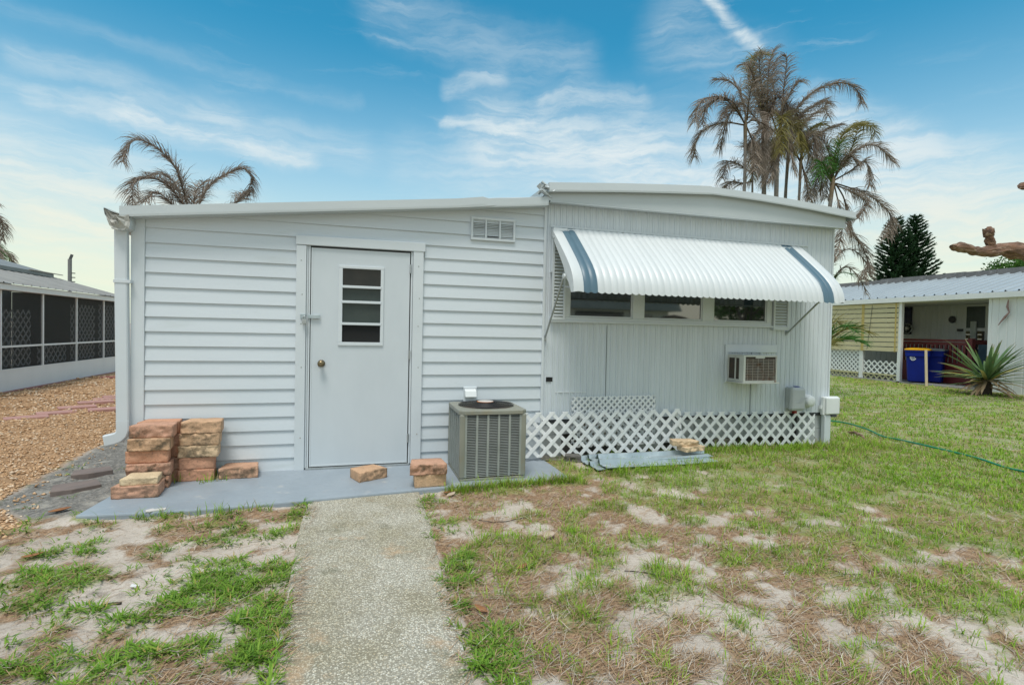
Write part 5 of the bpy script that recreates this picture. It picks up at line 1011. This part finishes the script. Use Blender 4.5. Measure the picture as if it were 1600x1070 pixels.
PALMS = [[[7.81,4.3,4.33],[7.75,4.3,5.73],[[0,[[7.75,4.3,5.73],[7.34,4.2,6.12],[6.82,4.1,6.11],[6.43,4.0,5.87],[6.25,3.9,5.45]]],[0,[[7.72,4.3,5.73],[7.27,4.37,5.75],[6.87,4.45,5.58],[6.71,4.52,5.3],[6.74,4.6,5.04]]],[0,[[7.78,4.3,5.83],[7.69,4.43,6.46],[7.5,4.57,6.73],[7.27,4.7,6.78]]],[0,[[7.79,4.3,5.84],[7.66,4.1,6.17],[7.57,3.9,6.41]]],[0,[[7.74,4.3,5.76],[7.44,4.25,6.01],[7.09,4.2,6.16],[6.7,4.15,5.92],[6.57,4.1,5.52]]],[0,[[7.77,4.3,5.76],[7.87,4.2,5.81],[8.08,4.1,5.7],[8.12,4.0,5.48]]],[0,[[7.76,4.3,5.73],[7.86,4.2,5.37],[7.82,4.1,5.0],[7.75,4.0,4.68]]]]],[[8.82,4.9,4.51],[8.74,4.9,5.91],[[0,[[8.77,4.9,5.92],[8.86,4.97,6.74],[8.93,5.03,7.46],[9.1,5.1,7.92]]],[0,[[8.77,4.9,5.97],[8.44,4.77,6.7],[8.07,4.63,7.14],[7.78,4.5,7.09]]],[1,[[8.74,4.9,6.02],[8.55,4.97,6.7],[8.37,5.03,7.22],[8.53,5.1,7.64]]],[0,[[8.75,4.9,6.02],[8.56,4.8,6.73],[8.39,4.7,7.28],[8.36,4.6,7.5]]],[0,[[8.77,4.9,5.97],[9.12,5.03,6.7],[9.15,5.17,7.29],[9.32,5.3,7.75]]],[0,[[8.74,4.9,5.94],[8.36,4.8,6.19],[7.97,4.7,6.36],[7.54,4.6,6.16],[7.38,4.5,5.91]]],[1,[[8.77,4.9,5.97],[8.7,4.92,6.6],[8.46,4.95,7.09],[8.52,4.98,7.63],[8.79,5.0,7.69]]]]],[[8.66,4.5,4.38],[8.77,4.5,5.68],[[0,[[8.77,4.5,5.68],[8.88,4.55,6.32],[8.99,4.6,7.02],[9.07,4.65,7.51],[8.97,4.7,7.54]]],[0,[[8.8,4.5,5.68],[8.81,4.4,6.3],[9.0,4.3,6.74],[9.09,4.2,6.8]]],[0,[[8.8,4.5,5.73],[9.27,4.44,6.43],[9.77,4.38,6.83],[10.35,4.32,6.99],[10.69,4.26,6.81],[10.7,4.2,6.53]]],[0,[[8.78,4.5,5.73],[9.53,4.63,6.33],[10.17,4.77,6.73],[10.51,4.9,6.78]]],[0,[[8.77,4.5,5.68],[8.56,4.37,5.46],[8.4,4.23,5.01],[8.12,4.1,4.5]]],[0,[[8.77,4.5,5.68],[8.76,4.4,5.79],[8.86,4.3,5.52],[8.92,4.2,4.9]]],[0,[[8.76,4.5,5.73],[8.45,4.4,6.1],[8.25,4.3,5.8],[8.1,4.2,5.16],[8.03,4.1,4.73]]],[1,[[8.8,4.5,5.73],[8.69,4.33,6.06],[8.55,4.17,5.69],[8.36,4.0,5.13]]],[1,[[8.77,4.5,5.68],[8.94,4.4,5.92],[9.1,4.3,5.8],[9.06,4.2,5.26]]]]],[[9.48,5.2,4.56],[9.7,5.2,5.64],[[0,[[9.7,5.2,5.64],[10.02,5.28,6.25],[10.49,5.35,6.67],[10.91,5.42,6.93],[11.13,5.5,6.81]]],[0,[[9.7,5.2,5.64],[10.0,5.1,6.03],[10.3,5.0,6.08],[10.35,4.9,5.73]]],[1,[[9.7,5.2,5.64],[9.53,5.1,6.13],[9.29,5.0,6.39],[9.01,4.9,6.42]]],[1,[[9.7,5.2,5.64],[9.91,5.3,6.19],[10.13,5.4,6.48],[10.15,5.5,6.8]]],[0,[[9.7,5.2,5.64],[9.27,5.1,5.89],[9.07,5.0,5.51],[8.96,4.9,5.05]]],[0,[[9.7,5.2,5.64],[9.84,5.07,5.89],[9.98,4.93,5.7],[9.94,4.8,5.12]]]]],[[9.49,4.6,4.32],[9.49,4.6,5.23],[[0,[[9.49,4.6,5.23],[9.85,4.67,5.76],[10.3,4.73,6.1],[10.77,4.8,6.29]]],[1,[[9.49,4.6,5.23],[9.74,4.7,5.91],[10.09,4.8,6.2],[10.4,4.9,6.28]]],[0,[[9.49,4.6,5.23],[9.15,4.53,5.48],[8.9,4.47,5.53],[8.79,4.4,5.2]]],[0,[[9.49,4.6,5.23],[9.43,4.5,5.6],[9.58,4.4,5.79],[9.62,4.3,5.36],[9.5,4.2,4.96]]],[0,[[9.51,4.6,5.23],[9.56,4.5,4.74],[9.54,4.4,4.35]]]]],[[9.63,4.3,4.21],[10.09,4.3,4.79],[[0,[[10.09,4.3,4.79],[10.32,4.23,5.2],[10.62,4.15,5.52],[11.06,4.08,5.6],[11.45,4.0,5.26]]],[1,[[10.09,4.3,4.84],[10.17,4.34,5.43],[10.46,4.38,5.94],[10.9,4.42,6.17],[11.35,4.46,6.18],[11.48,4.5,6.0]]],[0,[[10.09,4.3,4.79],[10.43,4.2,5.0],[10.77,4.1,5.22],[10.81,4.0,4.68]]],[0,[[10.09,4.3,4.79],[9.82,4.37,5.19],[9.62,4.43,5.5],[9.55,4.5,5.67]]],[0,[[10.03,4.3,4.73],[10.41,4.17,4.58],[10.73,4.03,4.32],[10.4,3.9,3.91]]],[0,[[10.16,4.3,4.75],[10.85,4.2,4.58],[11.28,4.1,4.33],[11.44,4.0,4.01],[11.21,3.9,3.56]]],[0,[[10.16,4.3,4.75],[10.35,4.22,4.38],[10.42,4.14,3.76],[10.74,4.06,3.3],[10.8,3.98,2.93],[10.59,3.9,2.61]]],[0,[[10.13,4.3,4.72],[10.14,4.17,4.25],[10.13,4.05,3.77],[9.89,3.92,3.23],[9.64,3.8,3.0]]],[0,[[10.16,4.3,4.7],[10.25,4.2,3.14],[10.46,4.1,3.29],[10.75,4.0,3.09],[10.71,3.9,2.77]]],[2,[[10.06,4.3,4.79],[10.07,4.2,5.17],[10.04,4.1,5.59]]],[0,[[10.08,4.3,4.79],[10.11,4.4,5.34],[9.93,4.5,5.82],[9.77,4.6,5.88]]],[1,[[10.09,4.3,4.79],[10.67,4.43,5.51],[11.0,4.57,6.02],[11.21,4.7,6.36]]],[2,[[10.06,4.3,4.76],[9.79,4.2,4.99],[9.55,4.1,5.09],[9.37,4.0,4.74]]],[0,[[10.09,4.3,4.79],[10.23,4.2,5.19],[10.31,4.1,5.32],[10.46,4.0,5.15]]]]],[[8.63,5.0,4.57],[8.53,5.0,5.35],[[0,[[8.53,5.0,5.35],[8.48,5.1,5.58],[8.56,5.2,5.73]]],[0,[[8.54,5.0,4.98],[8.11,4.9,5.12],[7.73,4.8,5.1],[7.52,4.7,4.7]]],[0,[[8.57,5.0,4.83],[8.22,4.93,4.72],[7.92,4.87,4.73],[7.69,4.8,4.54]]],[0,[[8.53,5.0,5.35],[8.53,4.9,5.58],[8.55,4.8,5.39],[8.51,4.7,4.95]]]]]]
EDGE = [[[-13.82,20.0,5.45],[-13.38,20.3,5.5],[-13.29,20.6,5.11],[-13.48,20.9,4.6]],[[-13.82,20.0,4.48],[-13.32,20.2,4.18],[-13.06,20.4,4.05],[-12.95,20.6,3.63]],[[-13.82,20.0,4.72],[-13.16,19.7,4.36],[-12.75,19.4,3.86],[-12.56,19.1,3.29]],[[-13.82,20.0,4.96],[-13.16,19.5,4.56],[-12.66,19.0,3.93],[-12.36,18.5,3.3]],[[-13.82,20.0,5.09],[-14.4,20.0,5.4],[-14.98,20.0,4.4]],[[-13.82,20.0,5.09],[-13.94,20.6,6.06],[-13.85,21.2,6.08]]]
def spline(P_, n):
    P_ = [np.array(p, float) for p in P_]; out = []; m_ = len(P_) - 1
    for t in np.linspace(0, m_, n):
        i = min(int(t), m_ - 1); f = t - i; a, b, c, d = P_[max(i - 1, 0)], P_[i], P_[i + 1], P_[min(i + 2, m_)]
        out.append(.5 * (2 * b + (c - a) * f + (2 * a - 5 * b + 4 * c - d) * f * f + (3 * b - a - 3 * c + d) * f ** 3))
    return np.array(out)
CK = [((.20, .155, .125), (.42, .35, .29)), ((.20, .185, .05), (.31, .265, .085)), ((.05, .16, .03), (.09, .24, .04))]
def frond(parent, P_, kind, rs, dens=1.0, ll=.42, lw=.017, droop=.9):
    n = 26; S_ = spline(P_, n); seg = np.linalg.norm(np.diff(S_, axis=0), axis=1); tot = seg.sum(); cum = np.concatenate([[0], np.cumsum(seg)])
    V = []; F = []; col = []; ca, cb = CK[kind]
    def quad(p, q, hp_, hq, c):
        b = len(V); V.extend([p - hp_, p + hp_, q + hq, q - hq]); F.append((b, b + 1, b + 2, b + 3)); col.extend([c] * 4)
    def shade(): t = rs.rand(); return np.array(ca) * (1 - t) + np.array(cb) * t
    for i in range(n - 1):                              # rachis, two crossed strips
        d = S_[i + 1] - S_[i]; d = d / (np.linalg.norm(d) + 1e-6); s_ = np.cross(d, (0, 0, 1.)); s_ = s_ / (np.linalg.norm(s_) + 1e-6); u = np.cross(s_, d); w0 = .016 * (1 - i / n) + .003; w1 = .016 * (1 - (i + 1) / n) + .003
        quad(S_[i], S_[i + 1], s_ * w0, s_ * w1, np.array((.17, .13, .08)) if kind != 2 else np.array((.12, .18, .05))); quad(S_[i], S_[i + 1], u * w0, u * w1, np.array((.15, .11, .07)) if kind != 2 else np.array((.1, .16, .05)))
    m_ = int(tot / .026 * dens); first = .16 if tot > .8 else .05
    for k in range(m_):
        t = first + (1 - first) * (k + rs.rand()) / m_; L_ = t * tot; i = min(np.searchsorted(cum, L_) - 1, n - 2); i = max(i, 0); f = (L_ - cum[i]) / (seg[i] + 1e-6); p = S_[i] * (1 - f) + S_[i + 1] * f
        d = S_[i + 1] - S_[i]; d = d / (np.linalg.norm(d) + 1e-6); s_ = np.cross(d, (0, 0, 1.)); 
        if np.linalg.norm(s_) < .1: s_ = np.array((1., 0, 0))
        s_ = s_ / np.linalg.norm(s_); u = np.cross(s_, d)
        sg = 1 if k % 2 else -1; l_ = ll * (.55 + .45 * math.sin(math.pi * min(.12 + t * .85, 1))) * rs.uniform(.7, 1.15)
        q = d * rs.uniform(.55, 1.0) + s_ * sg * rs.uniform(.35, .95) + u * rs.uniform(-.1, .45) + rs.randn(3) * .10; q /= np.linalg.norm(q); c = shade(); pos = p; w = lw * rs.uniform(.6, 1.2)
        wv = np.cross(q, (rs.randn(), rs.randn(), rs.randn())); wv /= np.linalg.norm(wv) + 1e-6
        for j in range(3):
            q = q + np.array((0, 0, -droop * .30 * (j + .4))) * rs.uniform(.6, 1.3); q /= np.linalg.norm(q); nx_ = pos + q * l_ / 3; quad(pos, nx_, wv * w / 2 * (1, 1, .6)[j], wv * w / 2 * (1, .6, .08)[j], c); pos = nx_
    return np_mesh('frond', np.array(V), [np.array(F)], mLeaf, dict(tint=np.array(col)), parent)
def palm(label, base, crown, fronds, rad, seed, dens=1.0, ll=.42, lw=.017, droop=.9, group=None, lean=None):
    rs = np.random.RandomState(seed); b = (base[0], base[1], -.1); t = thing('palm_tree', label, 'palm', b, group)
    pts = [Vector(b) * (1 - s) + Vector(crown) * s for s in np.linspace(0, 1, 24)]
    pts = [p + Vector((.04 * math.sin(i * .35 + seed), .03 * math.cos(i * .3 + seed), 0)) * min(i / 6, 1, (23 - i) / 5) for i, p in enumerate(pts)]
    mb = MB().tube(pts, [rad * (1.25 - .35 * i / 23) * (1.06 if i % 2 else .98) for i in range(24)], 9); mb.build('trunk', mTrunk, t)
    MB().tube([pts[-3], pts[-1], pts[-1] + Vector((0, 0, .18))], [rad * .95, rad * 1.15, rad * .4], 8).build('crownshaft', mat('dry leaf base', (.22, .16, .10), (.13, .10, .065), 9, .8) if seed == 1 else bpy.data.materials['dry leaf base'], t)
    for k, P_ in fronds: frond(t, P_, k, rs, dens, ll, lw, droop)
    return t
grp = 'palms of the half dead clump behind the roof'
labs = ['slender palm leftmost in the tall clump, all its fronds grey and drooping', 'tallest palm of the clump, its brown crown touching the contrail', 'thick palm in the middle of the clump with a stiff dark spear frond', 'palm stem hung with olive fronds, right of the middle of the clump', 'short thin palm stem low in the clump behind the bowed roof', 'rightmost palm of the clump with green and long dead hanging fronds', 'small thin palm stem low at the left of the clump']
rads = [.034, .052, .048, .036, .030, .042, .024]
for i, (b, t, fr) in enumerate(PALMS):
    if i == 5: fr = [f for f in fr if abs(f[1][1][2] - 3.14) > .01]
    rx_ = np.random.RandomState(60 + i); c = np.array(t)
    for q in range([1, 1, 2, 2, 2, 3, 1][i]):
        a = rx_.rand() * 6.28; l_ = rx_.uniform(.5, 1.0); d_ = np.array((math.cos(a), math.sin(a) * .8, 0)); up = rx_.uniform(.15, .75); dn = rx_.uniform(.2, 1.0)
        fr = fr + [[1 if rx_.rand() < .22 else 0, [c, c + d_ * l_ * .4 + (0, 0, up), c + d_ * l_ * .85 + (0, 0, up * .8), c + d_ * l_ * 1.15 + (0, 0, up * .3 - dn * .6)]]]
    palm(labs[i], b, t, fr, rads[i], i + 1, 3.5, .47, .0125, 1.2, grp)
# extra hanging dead fronds in the thick of the clump
low = thing('palm_sprout', 'low palm sprout at the foot of the clump showing right of the house corner', 'palm', (10.2, 4.4, -.1)); rs = np.random.RandomState(40)
MB().tube([(10.2, 4.4, -.1), (10.18, 4.4, 1.4), (10.1, 4.4, 2.4)], .05, 8).build('trunk', mTrunk, low)
for k, P_ in ((0, [(10.1, 4.4, 2.4), (10.25, 4.3, 3.1), (10.55, 4.2, 3.3), (10.85, 4.1, 3.05), (10.9, 4.0, 2.75)]), (2, [(10.1, 4.4, 2.3), (10.35, 4.3, 2.75), (10.6, 4.2, 2.75)]), (2, [(10.1, 4.4, 2.3), (10.2, 4.5, 2.8), (10.35, 4.6, 3.1)]), (0, [(10.1, 4.4, 2.4), (10.4, 4.2, 2.9), (10.75, 4.1, 2.6), (10.8, 4.0, 2.3)])): frond(low, P_, k, rs, 1.0, .35)
fp = thing('palm_shrub', 'yellow green palm shrub poking out behind the house corner', 'shrub', (8.45, 3.0, -.1)); rs = np.random.RandomState(41)
MB().tube([(8.45, 3.0, -.1), (8.45, 3.0, .95)], .06, 8).build('trunk', mTrunk, fp)
for k in range(13):
    a = -1.3 + k * .5; c_, s_ = math.cos(a), math.sin(a); h = rs.uniform(.2, 1.15)
    frond(fp, [(8.45, 3.0, .95), (8.45 + .28 * c_, 3.0 + .28 * s_, .95 + h * .55), (8.45 + .58 * c_, 3.0 + .58 * s_, .95 + h * .8), (8.45 + .86 * c_, 3.0 + .86 * s_, .9 + h * .75)], 1 if k % 2 else 2, rs, 1.6, .38, .016, .3)
palm('palm with grey wind-bent dead fronds rising behind the lapped siding roof', (-3.6, 8.3, 0), (-3.6, 8.3, 3.75), [(0, f) for f in LEFT_FRONDS], .12, 21, 3.6, .52, .014, .85)
palm('drooping greyish palm at the left edge beyond the porch roof', (-13.9, 20, 0), (-13.85, 20, 4.9), [(2 if i == 2 else 0, [(x - .15, y, z - .1) for x, y, z in f]) for i, f in enumerate(EDGE)], .16, 22, 2.2, .6, .026, 1.0)

# ---------------------------------------------------------------- norfolk pines
def pine(label, x, y, h, rad, seed):
    rs = np.random.RandomState(seed); t = thing('pine_tree', label, 'pine', (x, y, -.1), 'dark layered pines behind the porch house')
    MB().tube([(x, y, -.1), (x, y, h * .6), (x, y, h)], [.22, .13, .02], 8).build('trunk', mBark, t); V = []; F = []; col = []
    def strip(p, q, w0, w1, c):
        d = q - p; s_ = np.cross(d, rs.randn(3)); s_ /= np.linalg.norm(s_) + 1e-6; b = len(V); V.extend([p - s_ * w0, p + s_ * w0, q + s_ * w1, q - s_ * w1]); F.append((b, b + 1, b + 2, b + 3)); col.extend([c] * 4)
    z = 2.2; 
    while z < h - .05:
        f = (z - 2.2) / (h - 2.2); L_ = rad * (1 - f) ** .72 + .12; nb = 8 if f < .8 else 6; a0 = rs.rand() * 6
        for k in range(nb):
            a = a0 + k * 6.283 / nb + rs.randn() * .12; l_ = L_ * rs.uniform(.78, 1.08); d = np.array((math.cos(a), math.sin(a), 0)); m_ = max(int(l_ / .075), 3); p = np.array((x, y, z)); pr = p
            for j in range(m_ + 1):
                u = j / m_; q = np.array((x, y, z)) + d * l_ * u + np.array((0, 0, l_ * (.10 * u + .34 * u * u)))
                if j: strip(pr, q, .035 * (1 - u) + .02, .03 * (1 - u) + .015, np.array((.022, .055, .028)))
                for s_ in range(9):
                    g = rs.rand(); c = np.array((.016, .05, .022)) * (1 - g) + np.array((.045, .105, .045)) * g
                    v = d * rs.uniform(.3, 1.0) + np.array((-d[1], d[0], 0)) * rs.uniform(-1, 1) + np.array((0, 0, rs.uniform(.1, .8))); v /= np.linalg.norm(v); strip(q, q + v * rs.uniform(.12, .27), .032, .010, c)
                pr = q
        z += .30 * (1 - .35 * f)
    np_mesh('crown', np.array(V), [np.array(F)], mLeaf, dict(tint=np.array(col)), t)
pine('dark layered pine behind the porch roof, the left one of the two', 35.1, 22.9, 9.55, 2.05, 3)
pine('dark layered pine behind the porch roof, the right one with the taller tip', 36.6, 22.7, 9.75, 1.95, 4)

# ---------------------------------------------------------------- broadleaf tree beyond the roof and the dead tree at the right edge
def leafy(name, label, x, y, zc, rx, rz_, n, seed, trunk_r=.2, leaf_=.16):
    rs = np.random.RandomState(seed); t = thing(name, label, 'tree', (x, y, -.1)); MB().tube([(x, y, -.1), (x + .1, y, zc * .5), (x, y + .1, zc)], [trunk_r, trunk_r * .7, trunk_r * .3], 8).build('trunk', mBark, t)
    cl = rs.randn(46, 3); cl /= np.linalg.norm(cl, axis=1)[:, None]; cl *= rs.uniform(.45, 1, 46)[:, None] ** .5; ctr = cl * (rx, rx, rz_) + (x, y, zc)
    w = rs.randint(0, 46, n); p = ctr[w] + rs.randn(n, 3) * rx * .13; a = rs.randn(n, 3); a /= np.linalg.norm(a, axis=1)[:, None]; b = np.cross(a, rs.randn(n, 3)); b /= np.linalg.norm(b, axis=1)[:, None]; l_ = leaf_ * rs.uniform(.6, 1.2, n)[:, None]
    V = np.stack([p, p + a * l_ * .5 + b * l_ * .28, p + a * l_, p + a * l_ * .5 - b * l_ * .28], 1).reshape(-1, 3); F = np.arange(n * 4).reshape(-1, 4); g = np.clip(rs.rand(46)[w] * .6 + rs.rand(n) * .4, 0, 1)
    np_mesh('crown', V, [F], mLeaf, dict(tint=np.repeat(lerp((.035, .10, .02), (.10, .22, .035), g), 4, 0)), t)
leafy('leafy_tree', 'round green treetop just showing over the right porch roof', 34.8, 15.0, 4.6, 1.9, 1.5, 9000, 8)
dt = thing('dead_tree', 'bare dead tree reaching a knobbly broken limb in from the right edge', 'tree', (15.4, 2.9, -.1))
MB().tube([(15.5, 3.0, -.1), (15.45, 2.95, 1.4), (15.35, 2.9, 2.6), (15.2, 2.9, 3.6), (15.1, 2.9, 4.3), (15.2, 2.8, 5.2), (15.1, 2.8, 6.0)], [.30, .26, .24, .22, .18, .14, .08], 12).build('trunk', mDeadW, dt)
def bark_tube(S_, r_, seed):
    mb = MB(); P2 = spline(S_, 110); rr_ = np.interp(np.linspace(0, 1, 110), np.linspace(0, 1, len(r_)), r_); n = 26; prev = np.array((0, .3, 1.)); rows = []
    for i in range(110):
        d = P2[min(i + 1, 109)] - P2[max(i - 1, 0)]; d = d / np.linalg.norm(d); prev = prev - d * prev.dot(d); prev /= np.linalg.norm(prev); q = np.cross(d, prev); row = []
        for j in range(n):
            a = 6.2832 * j / n; u = (j % n) * .55 + .8 * math.sin(i * .045 + seed); k = float(fbm(np.array(u + seed * 7), np.array(i * .07), 2, 3)) - .5 + .5 * (float(vn(np.array(j * 1.0 + seed), np.array(i * .22), 4)) - .5)
            end = 1 if 1 < i < 108 else .55; row.append(P2[i] + (prev * math.cos(a) + q * math.sin(a)) * rr_[i] * end * (1 + .38 * k))
        rows.append(row + row[:1])
    mb.grid(rows); mb.add(rows[0][:n], [tuple(range(n))[::-1]]); mb.add(rows[-1][:n], [tuple(range(n))]); return mb
def limb(pts, rad, name='limb', seed=1):
    rs = np.random.RandomState(seed); S_ = spline(pts, 30); r_ = np.interp(np.linspace(0, 1, 30), np.linspace(0, 1, len(rad)), rad) * (1 + .13 * np.convolve(rs.randn(32), (.3, .4, .3), 'valid') * 1.6); return bark_tube(S_ + rs.randn(30, 3) * .008, r_, seed).build(name, mDeadW, dt)
lm = limb([(15.25, 2.9, 2.95), (14.4, 2.85, 3.06), (13.5, 2.75, 3.22), (12.9, 2.7, 3.24), (12.4, 2.7, 3.16), (11.95, 2.65, 3.15), (11.60, 2.65, 3.19), (11.42, 2.65, 3.15)], [.22, .20, .155, .14, .105, .085, .11, .07], seed=2)
limb([(12.55, 2.7, 3.20), (12.50, 2.68, 3.35), (12.44, 2.66, 3.47), (12.40, 2.66, 3.58)], [.09, .075, .07, .10], 'broken_stub', 3)
limb([(15.2, 2.9, 4.2), (14.6, 2.8, 4.35), (13.95, 2.75, 4.55), (13.42, 2.7, 4.62)], [.12, .09, .07, .085], seed=5)

# ---------------------------------------------------------------- agave-like plant in front of the porch house
def agave(x, y, z):
    rs = np.random.RandomState(5); t = thing('yucca_plant', 'spiky yucca with green and dry tan sword leaves by the white wall', 'plant', (x, y, z))
    MB().tube([(x, y, z), (x, y, z + .45)], [.13, .09], 9).build('stem', mBark, t)
    def leaves(n, el0, el1, L0, L1, cols, name, drp, zb):
        V = []; F = []; cc = []
        for k in range(n):
            az = rs.rand() * 6.283; el = R(rs.uniform(el0, el1)); L_ = rs.uniform(L0, L1); d = np.array((math.cos(az) * math.cos(el), math.sin(az) * math.cos(el), math.sin(el))); s_ = np.array((-math.sin(az), math.cos(az), 0)); p = np.array((x, y, z + zb + rs.uniform(-.12, .12))) + d * .06; u = rs.rand(); c = np.array(cols[0]) * (1 - u) + np.array(cols[1]) * u; b = len(V); m_ = 6
            for j in range(m_ + 1):
                v = j / m_; w = .042 * (math.sin(math.pi * min(.22 + v * .78, .995)) ** .8) * rs.uniform(.95, 1.05); up = np.cross(s_, d) * .35 * w; V.extend([p - s_ * w - up * -1, p, p + s_ * w + up]); tipc = np.array((.42, .31, .17)) if v > .88 else c; cc.extend([tipc] * 3)
                if j: q = b + j * 3; F.extend([(q - 3, q - 2, q + 1, q), (q - 2, q - 1, q + 2, q + 1)])
                d = d + np.array((0, 0, -drp * v * .35)); d /= np.linalg.norm(d); p = p + d * L_ / m_
        np_mesh(name, np.array(V), [np.array(F)], mLeaf, dict(tint=np.array(cc)), t)
    leaves(60, 0, 62, .85, 1.3, ((.12, .23, .085), (.24, .34, .15)), 'green_leaf', .35, .42); leaves(16, 0, 35, .8, 1.25, ((.38, .38, .09), (.48, .42, .14)), 'yellow_leaf', .5, .36); leaves(26, -28, 12, .6, 1.05, ((.55, .42, .27), (.40, .27, .16)), 'dry_leaf', .9, .34)
agave(15.75, 4.72, -.1)
# small dry weeds at the foot of the far lattice

# ---------------------------------------------------------------- what the window panes mirror from across the street
wh = thing('street_house', 'white house across the street, mirrored in the left window pane', 'house', (14, -25, -.1))
MB().box(8, 19, -31, -25, -.2, 2.75).build('wall', mWallP, wh); MB().prism([(7.4, 2.76), (19.6, 2.76), (19.2, 3.55), (7.8, 3.55)], lambda u, v, t: (u, t, v), -31.4, -24.4).build('roof', mRoof, wh)
MB().box(12.6, 15.8, -24.99, -24.9, .0, 2.6).build('carport_opening', mGlass, wh)
for x in (9.5, 17.2): MB().box(x - .6, x + .6, -24.99, -24.9, 1.2, 2.5).build('window', mGlass, wh)
for lab, x, y, zc, rx in (('leafy tree mirrored right in the panes', 26.0, -26, 3.2, 2.6),): leafy('leafy_tree', lab, x, y, zc, rx, rx * .75, 2500, int(x) + 3, .2, .4)
def bare(label, x, y, seed, h):
    rs = np.random.RandomState(seed); t = thing('bare_tree', label, 'tree', (x, y, -.1), 'bare trees mirrored in the panes'); mb = MB()
    def grow(p, d, L_, r, lv):
        pts = [p]; 
        for i in range(4): d = d + rs.randn(3) * .16; d /= np.linalg.norm(d); p = p + d * L_ / 4; pts.append(p)
        mb.tube(pts, np.linspace(r, r * .6, 5), 6 if lv < 2 else 4)
        if lv < 4:
            for k in range(3): q = d + rs.randn(3) * .55; q /= np.linalg.norm(q); grow(p if k else pts[3], q, L_ * rs.uniform(.6, .85), r * .55, lv + 1)
    grow(np.array((x, y, -.1)), np.array((0, 0, 1.)), h, .16, 0); mb.build('trunk', mBark, t)
bare('bare branching tree mirrored in the middle window pane', 11.9, -12.0, 3, 1.9)
bare('bare branching tree mirrored in the right window pane', 14.9, -12.5, 9, 1.8)
